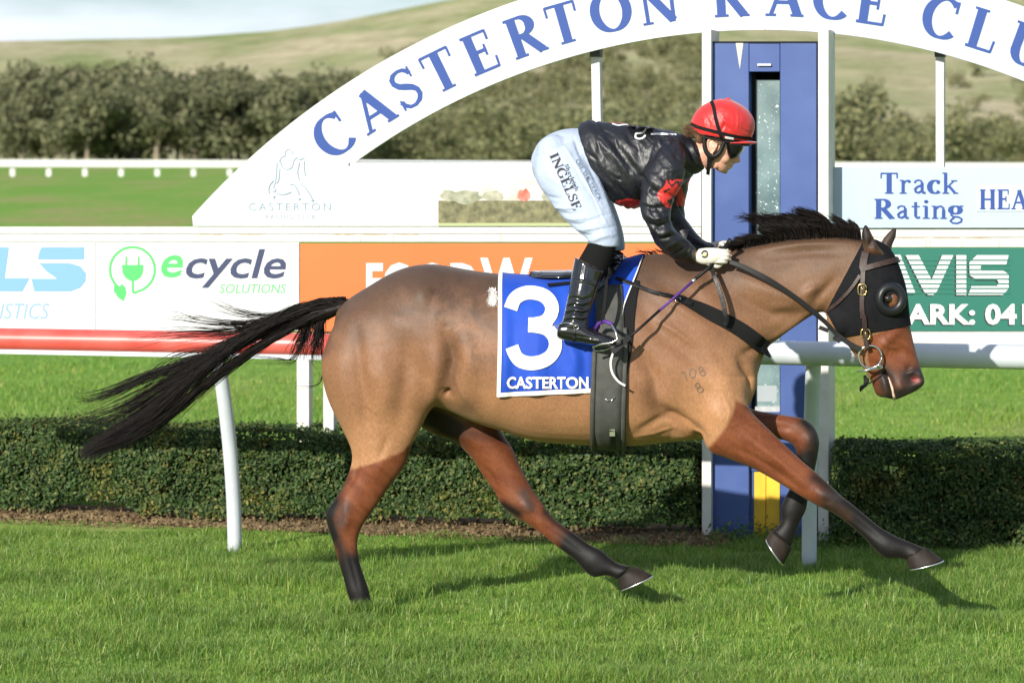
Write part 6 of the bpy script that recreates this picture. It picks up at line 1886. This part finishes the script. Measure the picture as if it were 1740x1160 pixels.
# gloves
M_glove = mat("white_glove", (.66, .64, .58), .7, .25, var=(.58, .55, .48), vscale=40, bump=.25, bscale=60)
def glove(dx, dy, s):
    q = lambda x_, y_, w_, r_: (x_ + dx, y_ + dy, s * w_, r_)
    palm = [(1181 + dx, 444 + dy, 1187 + dx, 423 + dy, -s * -.126 if False else s * .126, .022), (1194 + dx, 449 + dy, 1199 + dx, 421 + dy, s * .130, .025), (1209 + dx, 449 + dy, 1213 + dx, 421 + dy, s * .132, .026), (1221 + dx, 446 + dy, 1223 + dx, 422 + dy, s * .132, .022), (1228 + dx, 443 + dy, 1229 + dx, 424 + dy, s * .130, .016)]
    ps = [loft_geo(palm, 22)]
    for k, (y0, L_) in enumerate(((426, 0), (432.5, 2), (438.5, 1), (444, -3))):
        ps.append(chain_geo([q(1214, y0, .136, .0086), q(1228 + L_, y0 + .3, .142, .0084), q(1236 + L_, y0 + 1, .130, .0080), q(1235 + L_, y0 + 1.5, .112, .0076), q(1226 + L_, y0 + 1.5, .104, .0074)], 10))
    ps.append(chain_geo([q(1200, 446, .128, .0095), q(1211, 450, .130, .0090), q(1219, 453, .124, .0082), q(1225, 450, .112, .0074)], 10))
    me = remesh(ps, .0024, 2)
    g = link("glove", me, M_glove, rider, True)
    for k, (y0, L_) in enumerate(((427, 0), (433.5, 2), (440, 1))):
        V, F = ell_geo(1239 + L_ + dx, y0 + 1 + dy, s * .122, 3.0, 2.8, .008, 0, 10)
        o_ = mesh_obj("fingertip", V, F, M_skin, None, True); o_.parent = g
    return g, bvh_of(me)
gl, GV = glove(0, 0, -1)
glove(24, -12, 1)
M_gold = mat("gold_print", (.50, .38, .08), .5, .4)
e1 = surf_strokes("glove_emblem", [[(1192, 432), (1196, 427), (1201, 428), (1202, 434), (1198, 437), (1193, 435)]], 3.4, .001, mat("emblem_black", (.015, .015, .012), .6), None, GV, 3); e1.parent = gl
e2 = surf_strokes("glove_emblem", [[(1195, 430), (1198, 433), (1201, 430)], [(1194, 434), (1200, 435)]], 1.5, .0016, M_gold, None, GV, 3); e2.parent = gl

# helmet with silk cover
M_cap = mat("red_satin", (.58, .020, .020), .45, .5, sheen=.2, var=(.50, .015, .016), vscale=9, bump=.5, bscale=34)
helm = [(1176, 226, 1270, 241, 0, .100), (1173, 218, 1277, 234, 0, .107), (1174, 207, 1282, 221, 0, .110), (1179, 195, 1282, 206, 0, .107), (1188, 184, 1276, 193, 0, .097), (1200, 176, 1265, 182, 0, .079), (1213, 170.5, 1252, 174, 0, .052), (1224, 168, 1241, 169.5, 0, .022)]
hl = remesh([loft_geo(helm, 36), ell_geo(1237, 168, 0, 5, 2.2, .012)], .0036, 4)
sculpt(hl, [([(1222, 215), (1230, 203), (1238, 212), (1246, 220)], 2.6, 2.0, ''), ([(1226, 222), (1232, 212), (1240, 221)], 2.2, -2.0, ''), ([(1190, 195), (1198, 205), (1196, 218)], 2.5, 1.4, ''), ([(1200, 200), (1206, 210), (1205, 222)], 2.2, -1.5, ''), ([(1249, 176), (1254, 200), (1253, 222)], 1.2, 1.2, ''), ([(1258, 218), (1268, 224), (1278, 228)], 2, -1.4, '')])
helmet = link("helmet", hl, M_cap, rider, True)
HLB = bvh_of(hl)
peak = loft_obj("peak", [(1244, 240, 1243, 246, 0, .085), (1262, 239, 1261, 247, 0, .080), (1276, 240, 1275, 246, 0, .062), (1284, 241, 1284, 244.5, 0, .036), (1287, 242, 1287, 243.5, 0, .012)], M_cap, None, 20); peak.parent = helmet
lo = loft_obj("under_shell", [(1196, 228, 1197, 238, 0, .088), (1215, 231, 1214, 241, 0, .092), (1240, 236, 1239, 247, 0, .086), (1262, 240, 1262, 249, 0, .070), (1275, 243, 1275, 248, 0, .045)], M_rub, None, 20); lo.parent = helmet
for nm, pts, wd in (("elastic_band", [(1174.5, 211), (1186, 216), (1200, 220), (1216, 224), (1240, 230), (1262, 234), (1280, 235.5)], 5.5), ("strap", [(1209, 172.5), (1213, 184), (1216, 200), (1220, 215), (1224, 228), (1228, 237)], 6)):
    V, F = strap_geo(pts, wd, .0015, .0012, HLB, 5)
    mesh_obj(nm, V, F, M_pad).parent = helmet
V, F = strap_geo([(1232, 232.5), (1240, 234), (1246, 235)], 3.2, .002, .004, HLB, 5); mesh_obj("cap_label", V, F, M_wpr).parent = helmet
# harness round the ear
for s in (-1, 1):
    hp = [(1197, 234, s * .084), (1197.5, 250, s * .084), (1203, 262, s * .083), (1212, 266, s * .081), (1222, 260, s * .080), (1228, 248, s * .081), (1231, 240, s * .083)]
    R_ = catmull(hp, 4)
    tube("harness_pad", [H(*q_) for q_ in R_], [.0075 + .003 * math.sin(math.pi * i / (len(R_) - 1)) for i in range(len(R_))], M_rub, None, 10).parent = helmet
    V, F = strap_geo([(1207, 264, s * .078), (1206, 275, s * .070), (1204, 287, s * .055), (1203, 296, s * .03)], [10, 9, 6, 6], .004, 0); mesh_obj("chin_strap", V, F, M_rub).parent = helmet
    ob = loft_obj("cheek_guard", [(1200, 262, 1203, 272, s * .072, .010), (1208, 262, 1207, 276, s * .070, .012), (1215, 263, 1212, 273, s * .068, .008)], M_rub, None, 12); ob.parent = helmet
for o_ in bpy.data.objects:
    if o_.parent in (helmet, gl) or (o_.parent and o_.parent.name.startswith("glove")): o_.location = (0, 0, 0)
M_lens = mat("goggle_lens", (.004, .004, .005), .14, .35)
gg = loft_obj("goggles", [(1265, 240, 1229, 238, 0, .081, 2.6), (1266, 248, 1231, 248, 0, .081, 2.6), (1263, 257, 1234, 259, 0, .078, 2.6), (1257, 264, 1238, 267, 0, .070, 2.6), (1250, 268.5, 1242, 270.5, 0, .058, 2.6)], M_lens, rider, 28)
# hair: bun at the nape
M_hairj = mat("brown_hair", (.10, .055, .028), .5, .4, var=(.18, .10, .05), vscale=60, bump=.5, bscale=120)
hg = []
r = np.random.default_rng(9)
V, F = join([ell_geo(1177, 226, 0, 11, 9, .030), ell_geo(1190, 233, -.03, 10, 12, .035)])
hair = mesh_obj("hair", V, F, M_hairj, rider, True)
for i in range(420):
    a = r.uniform(0, 6.28); s_ = r.normal(0, .02)
    c0 = (1196 + r.normal(0, 4), 232 + r.normal(0, 5), -.045 + r.normal(0, .02))
    hg.append(catmull([c0, (1184 + r.normal(0, 3), 226 + r.normal(0, 4), -.03 + s_), (1172 + r.normal(0, 2), 220 + r.normal(0, 4), s_), (1166 + r.normal(0, 3), 224 + r.normal(0, 5), s_), (1172 + r.normal(0, 4), 233 + r.normal(0, 3), s_)], 3))
for i in range(60):
    hg.append(catmull([(1214 + r.normal(0, 4), 234, -.083), (1220 + r.normal(0, 3), 241, -.084), (1226 + r.normal(0, 2), 246 + r.normal(0, 2), -.082)], 3))
so = strands("hair_strands", hg, M_hairj, None, .0007, 6); so.parent = hair
so.location = (0, 0, 0)

# whip
wh = thing_h("riding_whip", "thin black riding whip with a purple band held beside the saddle", "whip", tuple(H(1040, 600, -.36)))
pt = lambda x_, y_, w_: H(x_, y_, w_)
tube("handle", [pt(1236, 415, -.118), pt(1222, 432, -.118), pt(1205, 455, -.15), pt(1180, 475, -.185)], [.0085, .0075, .0072, .0068], M_rub, wh, 10)
tube("knob", [pt(1243, 407, -.117), pt(1240, 411, -.117), pt(1235, 416, -.118)], [.0125, .012, .008], M_rub, wh, 12)
tube("collar", [pt(1181, 474.5, -.184), pt(1176.5, 478.5, -.19)], .0072, M_alu, wh, 10)
tube("purple_band", [pt(1177, 478, -.19), pt(1150, 502, -.225), pt(1120, 528, -.265)], .0052, M_pur, wh, 10)
tube("shaft", [pt(1121, 527, -.264), pt(1090, 555, -.31), pt(1068, 574, -.34)], .0055, M_rub, wh, 10)
V, F = strap_geo([(1070, 572, -.338), (1056, 585, -.352), (1040, 599, -.362)], [9, 10, 9], .008, 0); mesh_obj("flap", V, F, M_rub, wh)
# ------------------------------------------------------------------ grass
M_grass = leaf_mat("grass_blades", [(.045, .115, .018), (.10, .21, .030), (.155, .285, .043), (.22, .35, .065), (.36, .38, .14)], 0.42, 0.4, 0.35, (1.28, 1.22, 1.05), 1.3, .40, .66)
def blades(name, label, n, sampler, hmin, hmax, wid, seed, matl, lean=.5):
    r = np.random.default_rng(seed)
    X, Y, hs = sampler(r, n)
    n = len(X)
    h = r.uniform(hmin, hmax, n) * hs
    a = r.uniform(0, 2 * math.pi, n)
    ln = r.uniform(.15, 1.0, n) * lean * h
    dx, dy = np.cos(a) * ln, np.sin(a) * ln
    fa = a + math.pi / 2 + r.normal(0, .5, n)
    wx, wy = np.cos(fa) * wid * r.uniform(.6, 1.4, n), np.sin(fa) * wid * r.uniform(.6, 1.4, n)
    z0 = np.zeros(n) - .004
    P = np.stack([
        np.stack([X - wx, Y - wy, z0], 1), np.stack([X + wx, Y + wy, z0], 1),
        np.stack([X + dx * .38 - wx * .8, Y + dy * .38 - wy * .8, h * .6], 1), np.stack([X + dx * .38 + wx * .8, Y + dy * .38 + wy * .8, h * .6], 1),
        np.stack([X + dx, Y + dy, h], 1)], 1).reshape(-1, 3)
    P[:, 2] += gz(P[:, 1])
    b = np.arange(n) * 5
    T = np.concatenate([np.stack([b, b + 1, b + 3], 1), np.stack([b, b + 3, b + 2], 1), np.stack([b + 2, b + 3, b + 4], 1)])
    o = fast_mesh(name, P, T, matl)
    return tag(o, label, "grass", kind="stuff")
HGt, HGd = math.tan(math.radians(15)), HG.d0
def hedge_Y(X):
    return CAMY + HG.d0 - HG.t * (X - HG.X0)
def near_s(r, n):
    Y = -2.1 + 4.7 * r.random(n) ** 1.0
    d = Y + 12
    X = (r.uniform(-60, 1800, n) - CX) * d / FPX
    gap = hedge_Y(X) - Y              # metres in front of the hedge
    soil = np.clip((gap - soil_w(X) + .04 * r.normal(size=n)) / .10, 0, 1)
    soil = np.where(X > .95, 1, soil)
    keep = (r.random(n) < .10 + .90 * soil) & (gap > -.25)
    tuft = fbm(X * 3.2, Y * 3.2, 12, 3)
    hs = .5 + 1.1 * sstep(.35, .7, tuft) * (.6 + .8 * fbm(X * .9, Y * .9, 33, 2))
    hs = np.where((X > .95) & (gap < .35), hs * 1.5, hs)
    return X[keep], Y[keep], hs[keep]
blades("grass", "short green racecourse turf under and in front of the horse", 420000, near_s, .010, .036, .0011, 5, M_grass, 1.5)
def tuft_s(r, n):
    k = n // 14
    cx_ = r.uniform(-.9, .9, k) * 2.3; cy_ = r.uniform(-2.0, 1.9, k)
    X = np.repeat(cx_, 14) + r.normal(0, .018, k * 14); Y = np.repeat(cy_, 14) + r.normal(0, .018, k * 14)
    keep = hedge_Y(X) - Y > .2
    return X[keep], Y[keep], np.repeat(r.uniform(.8, 1.5, k), 14)[keep]
blades("grass_tufts", "longer tufts standing out of the turf", 15000, tuft_s, .03, .06, .0014, 6, M_grass, 1.0)
def foot_s(r, n):
    c = H(618, 1040, -.133); cx_, cy_ = c.x * CA + c.y * SA, -c.x * SA + c.y * CA
    return cx_ + r.normal(0, .07, n), cy_ + r.normal(-.05, .035, n), np.ones(n)
blades("grass_clump", "longer clump of grass round the planted hind hoof", 900, foot_s, .045, .085, .0014, 9, M_grass, .8)
M_grass2 = leaf_mat("far_turf_blades", [(.09, .19, .025), (.15, .29, .04), (.20, .34, .055), (.32, .36, .12)], 0.5, 0.3, 0.35, (1.35, 1.1, 1.0), .5, .42, .66)
def far_s(r, n):
    Y = 2.3 + 24 * r.random(n) ** 1.9
    d = Y + 12
    X = (r.uniform(-60, 1800, n) - CX) * d / FPX
    keep = hedge_Y(X) - Y < -.5
    tuft = fbm(X * .8, Y * .8, 15, 3)
    return X[keep], Y[keep], (.6 + .8 * sstep(.35, .7, tuft))[keep]
blades("track_grass", "sunlit turf of the track beyond the hedge", 140000, far_s, .018, .045, .0032, 7, M_grass2, 1.3)
# weeds at the foot of the tower
M_weed = leaf_mat("weed_leaves", [(.04, .10, .012), (.09, .18, .03), (.16, .24, .05)], .5, .3, .3)
for k, (px_, w_, lab) in enumerate(((1240, .16, "leafy weeds at the foot of the tower's left panel"), (1305, .2, "leafy weeds at the foot of the yellow boards"), (1400, .16, "leafy weeds round the white post right of the tower"))):
    r = np.random.default_rng(50 + k)
    c = ST.G(px_, .25)
    n = 260
    X = c.x + r.normal(0, w_ * .5, n); Y = c.y + r.normal(0, .05, n); Z = np.abs(r.normal(.03, .04, n))
    s_ = r.uniform(.007, .015, n)[:, None]
    p = np.stack([X, Y, Z], 1)
    a = r.normal(size=(n, 3)); a /= np.linalg.norm(a, axis=1)[:, None]
    b = np.cross(a, r.normal(size=(n, 3))); b /= np.linalg.norm(b, axis=1)[:, None]
    V = np.stack([p + a * s_, p + b * s_ * .5, p - a * s_, p - b * s_ * .5], 1).reshape(-1, 3)
    i4 = np.arange(n) * 4
    T = np.concatenate([np.stack([i4, i4 + 1, i4 + 2], 1), np.stack([i4, i4 + 2, i4 + 3], 1)])
    tag(fast_mesh("weed_patch", V, T, M_weed), lab, "weeds", kind="stuff")
